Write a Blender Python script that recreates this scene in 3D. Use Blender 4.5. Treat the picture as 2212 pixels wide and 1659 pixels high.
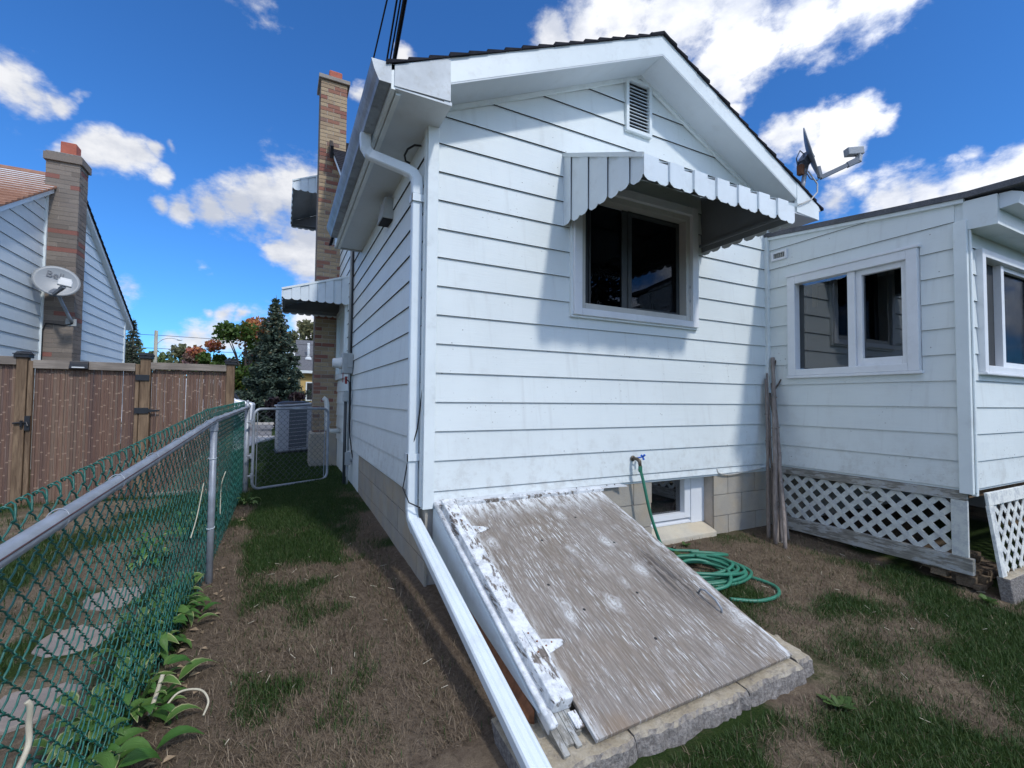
import bpy, math, random
import numpy as np
from mathutils import Vector, Matrix
random.seed(7); RNG = np.random.default_rng(7)
SC = bpy.context.scene; COL = SC.collection
for o in list(bpy.data.objects): bpy.data.objects.remove(o)
R = math.radians
# ---------------------------------------------------------------- camera
CAMP = Vector((-0.8805, -3.0224, 1.40))
cd = bpy.data.cameras.new('camera'); cam = bpy.data.objects.new('camera', cd); COL.objects.link(cam)
fw = Vector((0.45129033, 0.89165783, 0.03582394)); rt = Vector((0.89204006, -0.45185955, 0.00935276)); up = Vector((-0.02452685, -0.02773558, 0.99931435))
cam.matrix_world = Matrix(((rt.x, up.x, -fw.x, CAMP.x), (rt.y, up.y, -fw.y, CAMP.y), (rt.z, up.z, -fw.z, CAMP.z), (0, 0, 0, 1)))
cd.sensor_width = 36; cd.lens = 36 * 1709.7 / 3840; cd.clip_start = .05; cd.clip_end = 2000
SC.camera = cam
SC.view_settings.view_transform = 'Standard'; SC.view_settings.look = 'None'
SC.view_settings.exposure = 0.0; SC.view_settings.gamma = 1; SC.view_settings.use_curve_mapping = False
SC.render.engine = 'CYCLES'; SC.cycles.max_bounces = 8; SC.cycles.transparent_max_bounces = 12
# ---------------------------------------------------------------- sun
LD = Vector((-.178, .670, -.721)).normalized()          # direction the light travels
sd = bpy.data.lights.new('sun', 'SUN'); sd.energy = 2.15; sd.angle = R(3.4); sd.color = (1, .975, .94)
sun = bpy.data.objects.new('sun', sd); COL.objects.link(sun); sun.rotation_euler = LD.to_track_quat('-Z', 'Y').to_euler()
SUN_EL = math.asin(-LD.z); SUN_ROT = math.atan2(-LD.x, -LD.y)
# ---------------------------------------------------------------- world: clear sky with fair weather clouds
W = bpy.data.worlds.new('World'); SC.world = W; W.use_nodes = True
nt = W.node_tree; nt.nodes.clear()
SKY_K = 0.115
def wn(t, **k):
    n = nt.nodes.new(t)
    for a, b in k.items(): setattr(n, a, b)
    return n
def wl(a, b): nt.links.new(a, b)
def wmath(op, a, b=None, clamp=False):
    n = wn('ShaderNodeMath', operation=op, use_clamp=clamp)
    for i, q in enumerate((a, b)):
        if q is None: continue
        if isinstance(q, (int, float)): n.inputs[i].default_value = q
        else: wl(q, n.inputs[i])
    return n.outputs[0]
tc = wn('ShaderNodeTexCoord'); DIR = tc.outputs['Generated']
sky = wn('ShaderNodeTexSky', sky_type='NISHITA'); sky.sun_disc = False; sky.sun_elevation = SUN_EL; sky.sun_rotation = SUN_ROT
sky.altitude = 200; sky.air_density = 1.0; sky.dust_density = .35; sky.ozone_density = 2.6
def pix(u, v):                                          # a bearing in the sky, from its bearing in the photograph
    f = 1709.7 / 3840 * 2212
    return (fw * f + rt * (u - 1106) - up * (v - 829.5)).normalized(), f
warp = wn('ShaderNodeTexNoise'); warp.inputs['Scale'].default_value = 5.5; warp.inputs['Detail'].default_value = 5; warp.inputs['Roughness'].default_value = .62
wl(DIR, warp.inputs['Vector'])
ws = wn('ShaderNodeVectorMath', operation='SUBTRACT'); wl(warp.outputs['Color'], ws.inputs[0]); ws.inputs[1].default_value = (.5, .5, .5)
wsc = wn('ShaderNodeVectorMath', operation='SCALE'); wl(ws.outputs[0], wsc.inputs[0]); wsc.inputs['Scale'].default_value = .085
wa = wn('ShaderNodeVectorMath', operation='ADD'); wl(DIR, wa.inputs[0]); wl(wsc.outputs[0], wa.inputs[1])
DW = wa.outputs[0]
CL = [(20,165,62,1),(62,185,55,1),(112,200,34,1),(150,186,20,.9),
 (140,330,40,.9),(190,322,52,1),(242,322,58,1),(288,325,46,1),(330,318,24,.9),(348,372,24,.9),(372,315,14,.8),
 (345,440,26,.9),(400,455,36,1),(460,452,46,1),(520,446,62,1),(580,440,78,1),(650,425,92,1),(670,500,88,1),(605,535,44,1),(660,570,62,1),(640,395,60,1),
 (430,577,18,.6),(262,612,36,.8),(235,640,34,.8),
 (480,678,32,.9),(520,682,24,.9),(440,680,18,.8),(410,728,42,.7),(470,722,44,.7),(355,735,30,.6),(560,720,60,.7),
 (560,0,40,.26),(585,40,26,.22),(650,705,38,1),(640,760,50,.8),(680,640,30,.8),
 (880,128,28,.9),(1190,85,48,1),(1260,60,66,1),(1340,30,110,1),(1460,30,135,1),(1600,30,130,1),(1740,20,110,1),(1880,0,90,1),(1560,130,80,1),(1640,95,80,1),(1590,185,34,.9),(1600,228,18,.7),
 (1685,305,46,1),(1740,292,55,1),(1800,290,50,1),(1850,258,40,.9),(1905,258,26,.8),(1780,345,56,.9),
 (1855,412,40,1),(1930,425,66,1),(2010,410,60,1),(2080,400,66,1),(2160,380,66,1),(2230,370,80,1),(1800,440,50,.9),
 (2105,332,26,.7),(2075,340,20,.6),(2150,325,16,.6),(785,205,18,.7),(1000,160,40,.8)]
acc = None
for (u, v, r, w) in CL:
    c, f = pix(u, v); ang = (r * 1.32) / (f * math.sqrt(1 + ((u - 1106) ** 2 + (v - 829.5) ** 2) / f ** 2))
    d = wn('ShaderNodeVectorMath', operation='DISTANCE'); wl(DW, d.inputs[0]); d.inputs[1].default_value = c
    m = wn('ShaderNodeMath', operation='MULTIPLY_ADD'); wl(d.outputs['Value'], m.inputs[0]); m.inputs[1].default_value = -w / ang; m.inputs[2].default_value = w
    acc = m.outputs[0] if acc is None else wmath('SMOOTH_MAX', acc, m.outputs[0]) if False else (m.outputs[0] if acc is None else wmath('MAXIMUM', acc, m.outputs[0]))
def fbm(vec, scale, detail=8, rough=.6):
    n = wn('ShaderNodeTexNoise'); n.inputs['Scale'].default_value = scale; n.inputs['Detail'].default_value = detail; n.inputs['Roughness'].default_value = rough
    wl(vec, n.inputs['Vector']); return n.outputs['Fac']
mp = wn('ShaderNodeMapping'); mp.inputs['Scale'].default_value = (1, 1, 1.7); wl(DIR, mp.inputs['Vector'])
N1 = fbm(mp.outputs[0], 9, 9, .62)
N2 = fbm(mp.outputs[0], 2.1, 3, .5)                     # the rest of the sky: heavier cloud out of view, added for ambient light
dt = wn('ShaderNodeVectorMath', operation='DOT_PRODUCT'); wl(DIR, dt.inputs[0]); dt.inputs[1].default_value = fw
inview = wn('ShaderNodeMapRange'); wl(dt.outputs['Value'], inview.inputs[0])
for i, q in enumerate((.40, .57, 0.0, 1.0)): inview.inputs[i + 1].default_value = q
gen = wmath('MULTIPLY', wmath('SUBTRACT', N2, .42), 4.0)
genv = wmath('SUBTRACT', gen, wmath('MULTIPLY', inview.outputs[0], 3.0))
F = wmath('MAXIMUM', wmath('MAXIMUM', acc, -1.0), genv)
dens = wmath('ADD', F, wmath('MULTIPLY', wmath('SUBTRACT', N1, .57), 2.1))
al = wn('ShaderNodeMapRange', interpolation_type='SMOOTHSTEP'); wl(dens, al.inputs[0])
for i, q in enumerate((.0, .62, 0.0, .96)): al.inputs[i + 1].default_value = q
# sunlit crowns, greyer bases
mp2 = wn('ShaderNodeMapping'); mp2.inputs['Scale'].default_value = (1, 1, 1.7); mp2.inputs['Location'].default_value = (0, 0, .06); wl(DIR, mp2.inputs['Vector'])
N3 = fbm(mp2.outputs[0], 7, 5, .55)
sh = wmath('ADD', wmath('MULTIPLY', wmath('SUBTRACT', N1, N3), 2.3), .50)
shr = wn('ShaderNodeMapRange'); wl(sh, shr.inputs[0])
for i, q in enumerate((.15, .85, 0.0, 1.0)): shr.inputs[i + 1].default_value = q
cc = wn('ShaderNodeMix', data_type='RGBA'); wl(shr.outputs[0], cc.inputs[0])
CK = 1 / SKY_K
cc.inputs[6].default_value = (.60 * CK, .635 * CK, .72 * CK, 1); cc.inputs[7].default_value = (.94 * CK, .945 * CK, .965 * CK, 1)
dsun = wn('ShaderNodeVectorMath', operation='DOT_PRODUCT'); wl(DIR, dsun.inputs[0]); dsun.inputs[1].default_value = -LD     # cloud brightened towards the sun, out of view, to raise the ambient light
boost = wmath('MULTIPLY_ADD', wmath('MAXIMUM', dsun.outputs['Value'], 0.0), 1.55); nt.nodes[-1].inputs[2].default_value = 1.0
ccb = wn('ShaderNodeVectorMath', operation='SCALE'); wl(cc.outputs[2], ccb.inputs[0]); wl(boost, ccb.inputs['Scale'])
tint = wn('ShaderNodeMix', data_type='RGBA', blend_type='MULTIPLY'); tint.inputs[0].default_value = 1; wl(sky.outputs[0], tint.inputs[6]); tint.inputs[7].default_value = (.42, .98, 1.62, 1)
mx = wn('ShaderNodeMix', data_type='RGBA'); wl(al.outputs[0], mx.inputs[0]); wl(tint.outputs[2], mx.inputs[6]); wl(ccb.outputs[0], mx.inputs[7])
bg = wn('ShaderNodeBackground'); bg.inputs['Strength'].default_value = SKY_K; wl(mx.outputs[2], bg.inputs['Color'])
ow = wn('ShaderNodeOutputWorld'); wl(bg.outputs[0], ow.inputs['Surface'])
# ---------------------------------------------------------------- helpers
ORG = {}
class G:
    def __init__(s): s.v = []; s.f = []
    def add(s, vs, fs):
        b = len(s.v); s.v += [tuple(p) for p in vs]; s.f += [tuple(b + i for i in q) for q in fs]; return s
    def hexa(s, p):                                     # 4 bottom, 4 top, both counterclockwise from above
        return s.add(p, [(3, 2, 1, 0), (4, 5, 6, 7), (0, 1, 5, 4), (1, 2, 6, 5), (2, 3, 7, 6), (3, 0, 4, 7)])
    def box(s, x0, x1, y0, y1, z0, z1):
        x0, x1 = sorted((x0, x1)); y0, y1 = sorted((y0, y1)); z0, z1 = sorted((z0, z1))
        return s.hexa([(x0, y0, z0), (x1, y0, z0), (x1, y1, z0), (x0, y1, z0), (x0, y0, z1), (x1, y0, z1), (x1, y1, z1), (x0, y1, z1)])
    def mbox(s, m, u0, u1, o0, o1, z0, z1):             # a box in wall coordinates
        return s.hexa([m(u0, o0, z0), m(u1, o0, z0), m(u1, o1, z0), m(u0, o1, z0), m(u0, o0, z1), m(u1, o0, z1), m(u1, o1, z1), m(u0, o1, z1)])
    def prism(s, poly, vec):
        n = len(poly); vec = Vector(vec); p = [Vector(q) for q in poly]; q = [a + vec for a in p]
        fs = [tuple(range(n))[::-1], tuple(range(n, 2 * n))] + [(i, (i + 1) % n, n + (i + 1) % n, n + i) for i in range(n)]
        return s.add(p + q, fs)
    def bar(s, p, q, w, h, upv=(0, 0, 1)):
        p = Vector(p); q = Vector(q); d = (q - p).normalized(); u = Vector(upv)
        a = d.cross(u).normalized(); b = a.cross(d).normalized(); a *= w / 2; b *= h / 2
        return s.add([p - a - b, p + a - b, p + a + b, p - a + b, q - a - b, q + a - b, q + a + b, q - a + b], [(0, 1, 2, 3), (7, 6, 5, 4), (0, 4, 5, 1), (1, 5, 6, 2), (2, 6, 7, 3), (3, 7, 4, 0)])
    def tube(s, path, r, n=8, cap=True):
        P = [Vector(p) for p in path]; m = len(P); rr = r if hasattr(r, '__len__') else [r] * m
        prev = None; b = len(s.v)
        for i in range(m):
            t = (P[min(i + 1, m - 1)] - P[max(i - 1, 0)])
            t = t.normalized() if t.length > 1e-9 else Vector((0, 0, 1))
            if prev is None:
                a = t.cross(Vector((0, 0, 1)));
                if a.length < .05: a = t.cross(Vector((1, 0, 0)))
            else: a = prev - t * prev.dot(t)
            if a.length < 1e-6: a = t.cross(Vector((1, 0, 0)))
            a.normalize(); prev = a; c = t.cross(a)
            for k in range(n):
                w = 2 * math.pi * k / n; s.v.append(tuple(P[i] + (a * math.cos(w) + c * math.sin(w)) * rr[i]))
        for i in range(m - 1):
            for k in range(n):
                s.f.append((b + i * n + k, b + i * n + (k + 1) % n, b + (i + 1) * n + (k + 1) % n, b + (i + 1) * n + k))
        if cap: s.f.append(tuple(b + k for k in range(n))[::-1]); s.f.append(tuple(b + (m - 1) * n + k for k in range(n)))
        return s
    def lathe(s, prof, c, axis=(0, 0, 1), n=16):        # prof: (radius, height) along axis from c
        ax = Vector(axis).normalized(); a = ax.cross(Vector((0, 0, 1)))
        if a.length < .05: a = ax.cross(Vector((1, 0, 0)))
        a.normalize(); d = ax.cross(a); c = Vector(c); b = len(s.v)
        for r, h in prof:
            for k in range(n):
                w = 2 * math.pi * k / n; s.v.append(tuple(c + ax * h + (a * math.cos(w) + d * math.sin(w)) * r))
        for i in range(len(prof) - 1):
            for k in range(n): s.f.append((b + i * n + k, b + i * n + (k + 1) % n, b + (i + 1) * n + (k + 1) % n, b + (i + 1) * n + k))
        return s
    def mesh(s, name, m, smooth=False, org=(0, 0, 0)):
        me = bpy.data.meshes.new(name); o = Vector(org)
        me.from_pydata([(p[0] - o.x, p[1] - o.y, p[2] - o.z) for p in s.v], [], s.f)
        if m: me.materials.append(m)
        if smooth: me.polygons.foreach_set('use_smooth', [True] * len(me.polygons))
        me.update(); return me
    def build(s, name, m, parent=None, smooth=False, kind=None, org=None, bevel=0, label=None):
        po = ORG.get(parent.name, Vector()) if parent else Vector()
        og = Vector(org) if org is not None else (po if parent else Vector(s.v[0]))
        me = s.mesh(name, m, smooth, og)
        return link(name, me, parent, og, kind, bevel, label)
def link(name, me, parent=None, loc=(0, 0, 0), kind=None, bevel=0, label=None):
    o = bpy.data.objects.new(name, me); COL.objects.link(o); loc = Vector(loc)
    ORG[o.name] = loc
    if parent: o.parent = parent; o.location = loc - ORG.get(parent.name, Vector())
    else: o.location = loc
    if kind: o['kind'] = kind
    if label: o['label'] = label
    if bevel:
        b = o.modifiers.new('bevel', 'BEVEL'); b.width = bevel; b.segments = 2; b.limit_method = 'ANGLE'
    return o
def thing(name, label, cat, loc=(0, 0, 0), group=None):
    o = bpy.data.objects.new(name, None); o.empty_display_size = .1; COL.objects.link(o); o.location = loc; ORG[o.name] = Vector(loc)
    o['label'] = label; o['category'] = cat
    if group: o['group'] = group
    return o
def tag(o, label, cat, group=None):
    o['label'] = label; o['category'] = cat
    if group: o['group'] = group
    return o
# ---- value noise for placing grass and plants
_T = RNG.random((64, 64))
def vnoise(x, y):
    x = np.asarray(x, float); y = np.asarray(y, float); xi = np.floor(x).astype(int); yi = np.floor(y).astype(int); fx = x - xi; fy = y - yi
    fx = fx * fx * (3 - 2 * fx); fy = fy * fy * (3 - 2 * fy); a = lambda i, j: _T[(xi + i) % 64, (yi + j) % 64]
    return (a(0, 0) * (1 - fx) + a(1, 0) * fx) * (1 - fy) + (a(0, 1) * (1 - fx) + a(1, 1) * fx) * fy
def fbm2(x, y): return (vnoise(x, y) + .5 * vnoise(2.1 * x + 7, 2.1 * y + 3) + .25 * vnoise(4.3 * x + 1, 4.3 * y + 9)) / 1.75
def gz(x, y):                                           # ground height
    x = np.asarray(x, float); y = np.asarray(y, float)
    b = np.where(y < 0, .145 + .075 * np.maximum(y, -5), .145 + .031 * np.minimum(y, 3.4))
    b = b - .05 * np.clip(-x / 1.3, 0, 1) * np.clip((y + 6) / 3, 0, 1) - .09 * np.clip((y - 8) / 5, 0, 1)
    return b + .012 * (fbm2(x * 2.3 + 11, y * 2.3 + 5) - .5) + .012 * np.clip((x - 1.7) / 2, 0, 1) * np.clip(-y / .8, 0, 1)
def g1(x, y): return float(gz(x, y))
# ---------------------------------------------------------------- materials
class MT:
    def __init__(s, name, rough=.6, col=(.5, .5, .5), spec=.35, metal=0):
        s.m = bpy.data.materials.new(name); s.m.use_nodes = True; s.nt = s.m.node_tree; s.b = s.nt.nodes['Principled BSDF']; s.o = s.nt.nodes['Material Output']
        s.b.inputs['Roughness'].default_value = rough; s.b.inputs['Specular IOR Level'].default_value = spec; s.b.inputs['Metallic'].default_value = metal
        s.b.inputs['Base Color'].default_value = (*col, 1); s._tc = None; s._oi = None
    def n(s, t, **k):
        q = s.nt.nodes.new(t)
        for a, b in k.items(): setattr(q, a, b)
        return q
    def l(s, a, b): s.nt.links.new(a, b)
    def put(s, sock, v):
        if hasattr(v, 'is_linked') or isinstance(v, bpy.types.NodeSocket): s.l(v, sock)
        elif isinstance(v, tuple) and len(v) == 3 and sock.type == 'RGBA': sock.default_value = (*v, 1)
        else: sock.default_value = v
    @property
    def obj(s):
        if not s._tc: s._tc = s.n('ShaderNodeTexCoord')
        return s._tc.outputs['Object']
    @property
    def rnd(s):
        if not s._oi: s._oi = s.n('ShaderNodeObjectInfo')
        return s._oi.outputs['Random']
    def map(s, sc=(1, 1, 1), loc=(0, 0, 0), rot=(0, 0, 0), vec=None):
        q = s.n('ShaderNodeMapping'); q.inputs['Scale'].default_value = sc; q.inputs['Rotation'].default_value = rot
        if isinstance(loc, tuple): q.inputs['Location'].default_value = loc
        else: s.l(loc, q.inputs['Location'])
        s.l(vec or s.obj, q.inputs['Vector']); return q.outputs[0]
    def noise(s, scale, detail=4, rough=.55, vec=None, dist=0):
        q = s.n('ShaderNodeTexNoise'); q.inputs['Scale'].default_value = scale; q.inputs['Detail'].default_value = detail; q.inputs['Roughness'].default_value = rough; q.inputs['Distortion'].default_value = dist
        s.l(vec or s.obj, q.inputs['Vector']); return q.outputs['Fac']
    def voro(s, scale, vec=None, feature='F1', out='Distance', rand=1):
        q = s.n('ShaderNodeTexVoronoi', feature=feature); q.inputs['Scale'].default_value = scale; q.inputs['Randomness'].default_value = rand
        s.l(vec or s.obj, q.inputs['Vector']); return q.outputs[out]
    def math(s, op, a, b=0.0, c=None, clamp=False):
        q = s.n('ShaderNodeMath', operation=op, use_clamp=clamp); s.put(q.inputs[0], a); s.put(q.inputs[1], b)
        if c is not None: s.put(q.inputs[2], c)
        return q.outputs[0]
    def rng(s, v, a, b, c=0.0, d=1.0, smooth=True):
        q = s.n('ShaderNodeMapRange', interpolation_type='SMOOTHSTEP' if smooth else 'LINEAR'); s.l(v, q.inputs[0])
        for i, w in enumerate((a, b, c, d)): q.inputs[i + 1].default_value = w
        return q.outputs[0]
    def mix(s, f, a, b, blend='MIX'):
        q = s.n('ShaderNodeMix', data_type='RGBA', blend_type=blend); s.put(q.inputs[0], f); s.put(q.inputs[6], a); s.put(q.inputs[7], b); return q.outputs[2]
    def ramp(s, f, stops, const=False):
        q = s.n('ShaderNodeValToRGB'); cr = q.color_ramp; cr.interpolation = 'CONSTANT' if const else 'LINEAR'
        while len(cr.elements) < len(stops): cr.elements.new(.5)
        for e, (p, c) in zip(cr.elements, stops): e.position = p; e.color = (*c, 1)
        s.l(f, q.inputs[0]); return q.outputs[0]
    def sep(s, vec=None):
        q = s.n('ShaderNodeSeparateXYZ'); s.l(vec or s.obj, q.inputs[0]); return q.outputs
    def comb(s, x, y, z):
        q = s.n('ShaderNodeCombineXYZ')
        for i, w in enumerate((x, y, z)): s.put(q.inputs[i], w)
        return q.outputs[0]
    def col(s, c): s.put(s.b.inputs['Base Color'], c); return s
    def rough(s, c): s.put(s.b.inputs['Roughness'], c); return s
    def bump(s, h, strength=.3, dist=.01):
        q = s.n('ShaderNodeBump'); q.inputs['Strength'].default_value = strength; q.inputs['Distance'].default_value = dist; s.l(h, q.inputs['Height']); s.l(q.outputs[0], s.b.inputs['Normal']); return s
MATS = {}
def mk_siding(name, base, dirt, grain=1.0, speck=1.0):
    s = MT(name, .5); x, y, z = s.sep(); al = s.math('ADD', x, y); off = s.math('MULTIPLY', s.rnd, 37.0)
    v = s.comb(s.math('MULTIPLY_ADD', al, 5.0, off), off, s.math('MULTIPLY', z, 75.0))
    g = s.noise(1.0, 5, .65, v, .6)
    lo = s.noise(1.3, 3, .5); lo2 = s.noise(6, 4, .6)
    c = s.mix(s.rng(lo, .35, .7), base, tuple(a * .93 for a in base))
    c = s.mix(s.math('MULTIPLY', s.rng(g, .55, .75), .13 * grain), c, tuple(a * .72 for a in base))
    # small chips and mildew specks gathered in patches
    sv = s.comb(s.math('MULTIPLY', al, 1.0), 0.0, z)
    d = s.voro(30, s.comb(s.math('MULTIPLY', al, .8), off, z), out='Distance'); patch = s.rng(s.noise(2.2, 4, .6), .52, .68)
    sp = s.math('MULTIPLY', s.math('MULTIPLY', s.math('LESS_THAN', d, .16), patch), s.math('GREATER_THAN', s.noise(60, 2, .5), .5))
    d2 = s.voro(7, s.comb(al, off, s.math('MULTIPLY', z, 1.3))); sp2 = s.math('LESS_THAN', d2, .035)
    c = s.mix(s.math('MULTIPLY', s.math('MAXIMUM', sp, sp2), .75 * speck), c, (.16, .15, .14))
    c = s.mix(s.math('MULTIPLY', s.rng(lo2, .55, .8), dirt), c, (.42, .40, .36))
    drip = s.noise(1.0, 4, .6, s.comb(s.math('MULTIPLY', al, 16.0), off, s.math('MULTIPLY', z, 1.1)))
    c = s.mix(s.math('MULTIPLY', s.rng(drip, .54, .74), dirt * 1.3), c, (.40, .40, .38))
    c = s.mix(s.math('MULTIPLY', s.rng(z, 1.15, .55, 0, 1), s.rng(s.noise(9, 6, .7), .45, .68, 0, dirt * 2.6)), c, (.36, .34, .30))
    s.col(c); s.bump(s.math('ADD', s.math('MULTIPLY', g, 1.0), s.math('MULTIPLY', s.noise(1.6, 2, .5), 3.5)), .26 * grain, .004); return s.m
MATS['siding'] = mk_siding('painted_siding', (.725, .775, .765), .14)
MATS['siding_n'] = mk_siding('neighbour_siding', (.66, .73, .76), .08, .5, .2)
def mk_plain(name, col, rough=.45, var=.08, scale=3, spec=.4, metal=0, bump=0, bscale=80, dirt=0, dirtc=(.25, .23, .2)):
    s = MT(name, rough, col, spec, metal); f = s.noise(scale, 5, .6)
    c = s.mix(s.rng(f, .3, .7), tuple(a * (1 - var) for a in col), tuple(min(1, a * (1 + var * .6)) for a in col))
    if dirt: c = s.mix(s.math('MULTIPLY', s.rng(s.noise(scale * 3.1, 6, .7), .5, .72), dirt), c, dirtc)
    s.col(c)
    if bump: s.bump(s.noise(bscale, 4, .6), bump, .004)
    return s.m
P = mk_plain
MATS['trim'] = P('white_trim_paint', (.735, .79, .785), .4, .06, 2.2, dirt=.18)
MATS['alum'] = P('white_aluminium', (.69, .755, .785), .32, .05, 3, .5, 0, .03, 12, .12)
MATS['alum_under'] = P('dark_awning_underside', (.20, .22, .235), .5, .08, 3, dirt=.2)  # darker grey than the outer awning slats
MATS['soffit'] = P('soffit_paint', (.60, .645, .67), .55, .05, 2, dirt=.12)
MATS['mill'] = P('mill_aluminium', (.60, .63, .64), .6, .14, 6, .3, .0, .08, 20, .45, (.42, .41, .37))
MATS['vinyl'] = P('window_vinyl', (.74, .76, .78), .38, .05, 3, dirt=.1)
MATS['tan_frame'] = P('tan_window_frame', (.52, .51, .47), .45, .06, 3, dirt=.15)
MATS['gutter'] = P('weathered_gutter', (.27, .295, .315), .42, .3, 5, .5, .2, .06, 30, .6, (.09, .09, .088))
MATS['black_m'] = P('black_metal', (.02, .021, .024), .45, .2, 6, .4)
MATS['dark'] = P('unlit_interior', (.018, .019, .022), .8, .2, 3)
MATS['room'] = P('room_wall', (.12, .12, .125), .8, .2, 2)
MATS['grey_m'] = P('grey_enamel', (.36, .38, .38), .45, .1, 5, .5, dirt=.15)
MATS['grey_dk'] = P('dark_grey_conduit', (.05, .057, .06), .5, .15, 6)
MATS['galv'] = P('galvanised_steel', (.33, .36, .40), .45, .2, 9, .5, .3, .05, 40, .2, (.30, .28, .27))
MATS['seam'] = P('rust_brown_seam', (.085, .045, .045), .7, .3, 20)
MATS['gvinyl'] = P('green_vinyl_wire', (.012, .115, .088), .38, .25, 7, .5)
MATS['hose'] = P('green_hose', (.035, .20, .125), .42, .15, 8, .5, dirt=.2, dirtc=(.10, .13, .08))
MATS['hose_d'] = P('dull_green_plant_hose', (.03, .12, .09), .5, .2, 8)
MATS['brass'] = P('weathered_brass', (.13, .105, .075), .5, .2, 20, .5, .4)
MATS['blue'] = P('blue_plastic', (.02, .12, .55), .4, .1, 9)
MATS['red'] = P('red_tag', (.25, .02, .02), .5, .1, 9)
MATS['clay'] = P('clay_flue', (.42, .13, .085), .75, .15, 7, .2, 0, .1, 60)
MATS['dish'] = P('dish_grey', (.30, .32, .335), .4, .05, 3, .5)
MATS['dish_d'] = P('dish_back', (.13, .15, .18), .45, .08, 3, .5)
MATS['letter'] = P('grey_lettering', (.11, .125, .15), .5, .05, 5)
MATS['lnb'] = P('white_plastic', (.66, .67, .66), .4, .05, 5)
MATS['rustm'] = P('rust', (.20, .085, .04), .8, .3, 30)
MATS['cable'] = P('black_cable', (.012, .012, .014), .5, .1, 9)
MATS['cablew'] = P('pale_cable', (.5, .49, .45), .5, .1, 9)
MATS['pvc'] = P('white_pipe', (.72, .71, .66), .45, .06, 6, dirt=.2)
MATS['screen'] = P('window_screen', (.05, .055, .06), .7, .1, 4)
MATS['yellow'] = P('yellow_plastic', (.50, .37, .11), .5, .1, 4)
def mk_conc(name, a, b, blk=False):
    s = MT(name, .9, spec=.15); f = s.noise(5, 6, .65); h = s.noise(85, 5, .7); c = s.mix(s.rng(f, .3, .7), a, b)
    if blk: c = s.mix(s.math('MULTIPLY', s.rnd, .35), c, tuple(q * .8 for q in a))
    c = s.mix(s.math('MULTIPLY', s.rng(s.noise(240, 2, .5), .56, .68), .35), c, tuple(q * .45 for q in a))
    z = s.sep()[2]; c = s.mix(s.math('MULTIPLY', s.rng(s.noise(3.2, 5, .6), .42, .66), .45), c, (b[0] * 1.0, b[1] * .87, b[2] * .70))
    s.col(c); s.bump(s.math('ADD', h, s.math('MULTIPLY', s.noise(20, 5, .6), 1.5)), .45, .006); return s.m
MATS['block'] = mk_conc('concrete_block', (.35, .325, .285), (.43, .39, .32), True)
MATS['mortar'] = mk_conc('grey_mortar', (.40, .36, .32), (.50, .45, .40))
def mk_curb():
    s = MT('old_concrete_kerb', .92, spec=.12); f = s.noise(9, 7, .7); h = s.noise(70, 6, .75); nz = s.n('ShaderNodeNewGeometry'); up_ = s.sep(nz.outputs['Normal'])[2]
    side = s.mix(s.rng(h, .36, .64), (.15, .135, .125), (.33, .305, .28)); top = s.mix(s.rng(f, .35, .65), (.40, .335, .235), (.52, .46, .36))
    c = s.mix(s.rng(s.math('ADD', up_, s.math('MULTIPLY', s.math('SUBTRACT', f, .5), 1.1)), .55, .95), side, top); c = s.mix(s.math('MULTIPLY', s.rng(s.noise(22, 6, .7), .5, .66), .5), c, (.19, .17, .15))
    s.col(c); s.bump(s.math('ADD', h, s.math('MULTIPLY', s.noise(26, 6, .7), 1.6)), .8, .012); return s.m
MATS['curb'] = mk_curb()
MATS['cappc'] = mk_conc('chimney_cap', (.26, .24, .22), (.34, .31, .28))
MATS['sill'] = mk_conc('pale_concrete_sill', (.50, .46, .38), (.60, .55, .44))
MATS['slab'] = mk_conc('pinkish_paving', (.20, .175, .16), (.29, .255, .235))
MATS['road'] = mk_conc('asphalt', (.17, .17, .18), (.21, .21, .215))
MATS['walk'] = mk_conc('pavement_concrete', (.42, .41, .39), (.50, .48, .45))
def mk_brick(name, stops):
    s = MT(name, .88, spec=.15); c = s.ramp(s.rnd, stops, True); f = s.noise(34, 5, .7)
    s.col(s.mix(s.math('MULTIPLY', s.rng(f, .4, .72), .30), c, (.11, .09, .075))); s.bump(s.noise(120, 4, .65), .4, .004); return s.m
MATS['brick'] = mk_brick('mixed_brick', [(0, (.42, .315, .20)), (.36, (.35, .255, .165)), (.54, (.275, .12, .09)), (.70, (.39, .285, .18)), (.82, (.235, .15, .115)), (.9, (.30, .145, .10))])
MATS['brick_n'] = mk_brick('grey_brick', [(0, (.255, .215, .18)), (.34, (.225, .19, .16)), (.6, (.19, .16, .135)), (.82, (.27, .12, .095)), (.90, (.24, .20, .17))])
def mk_shingle(name, a, b, sc):
    s = MT(name, .92, spec=.12); f = s.noise(sc, 3, .6); g = s.noise(260, 2, .6)
    c = s.mix(s.rng(f, .35, .65), a, b); c = s.mix(s.math('MULTIPLY', s.rnd, .3), c, tuple(q * .6 for q in a)); s.col(s.mix(s.math('MULTIPLY', s.rng(g, .5, .6), .4), c, tuple(q * 1.7 for q in b))); s.bump(g, .5, .003); return s.m
MATS['shingle'] = mk_shingle('charcoal_shingle', (.016, .017, .022), (.028, .028, .034), 9)
MATS['shingle_g'] = mk_shingle('grey_shingle', (.10, .105, .115), (.15, .15, .16), 9)
MATS['shingle_b'] = mk_shingle('brown_shingle', (.24, .125, .085), (.32, .18, .125), 9)
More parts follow.
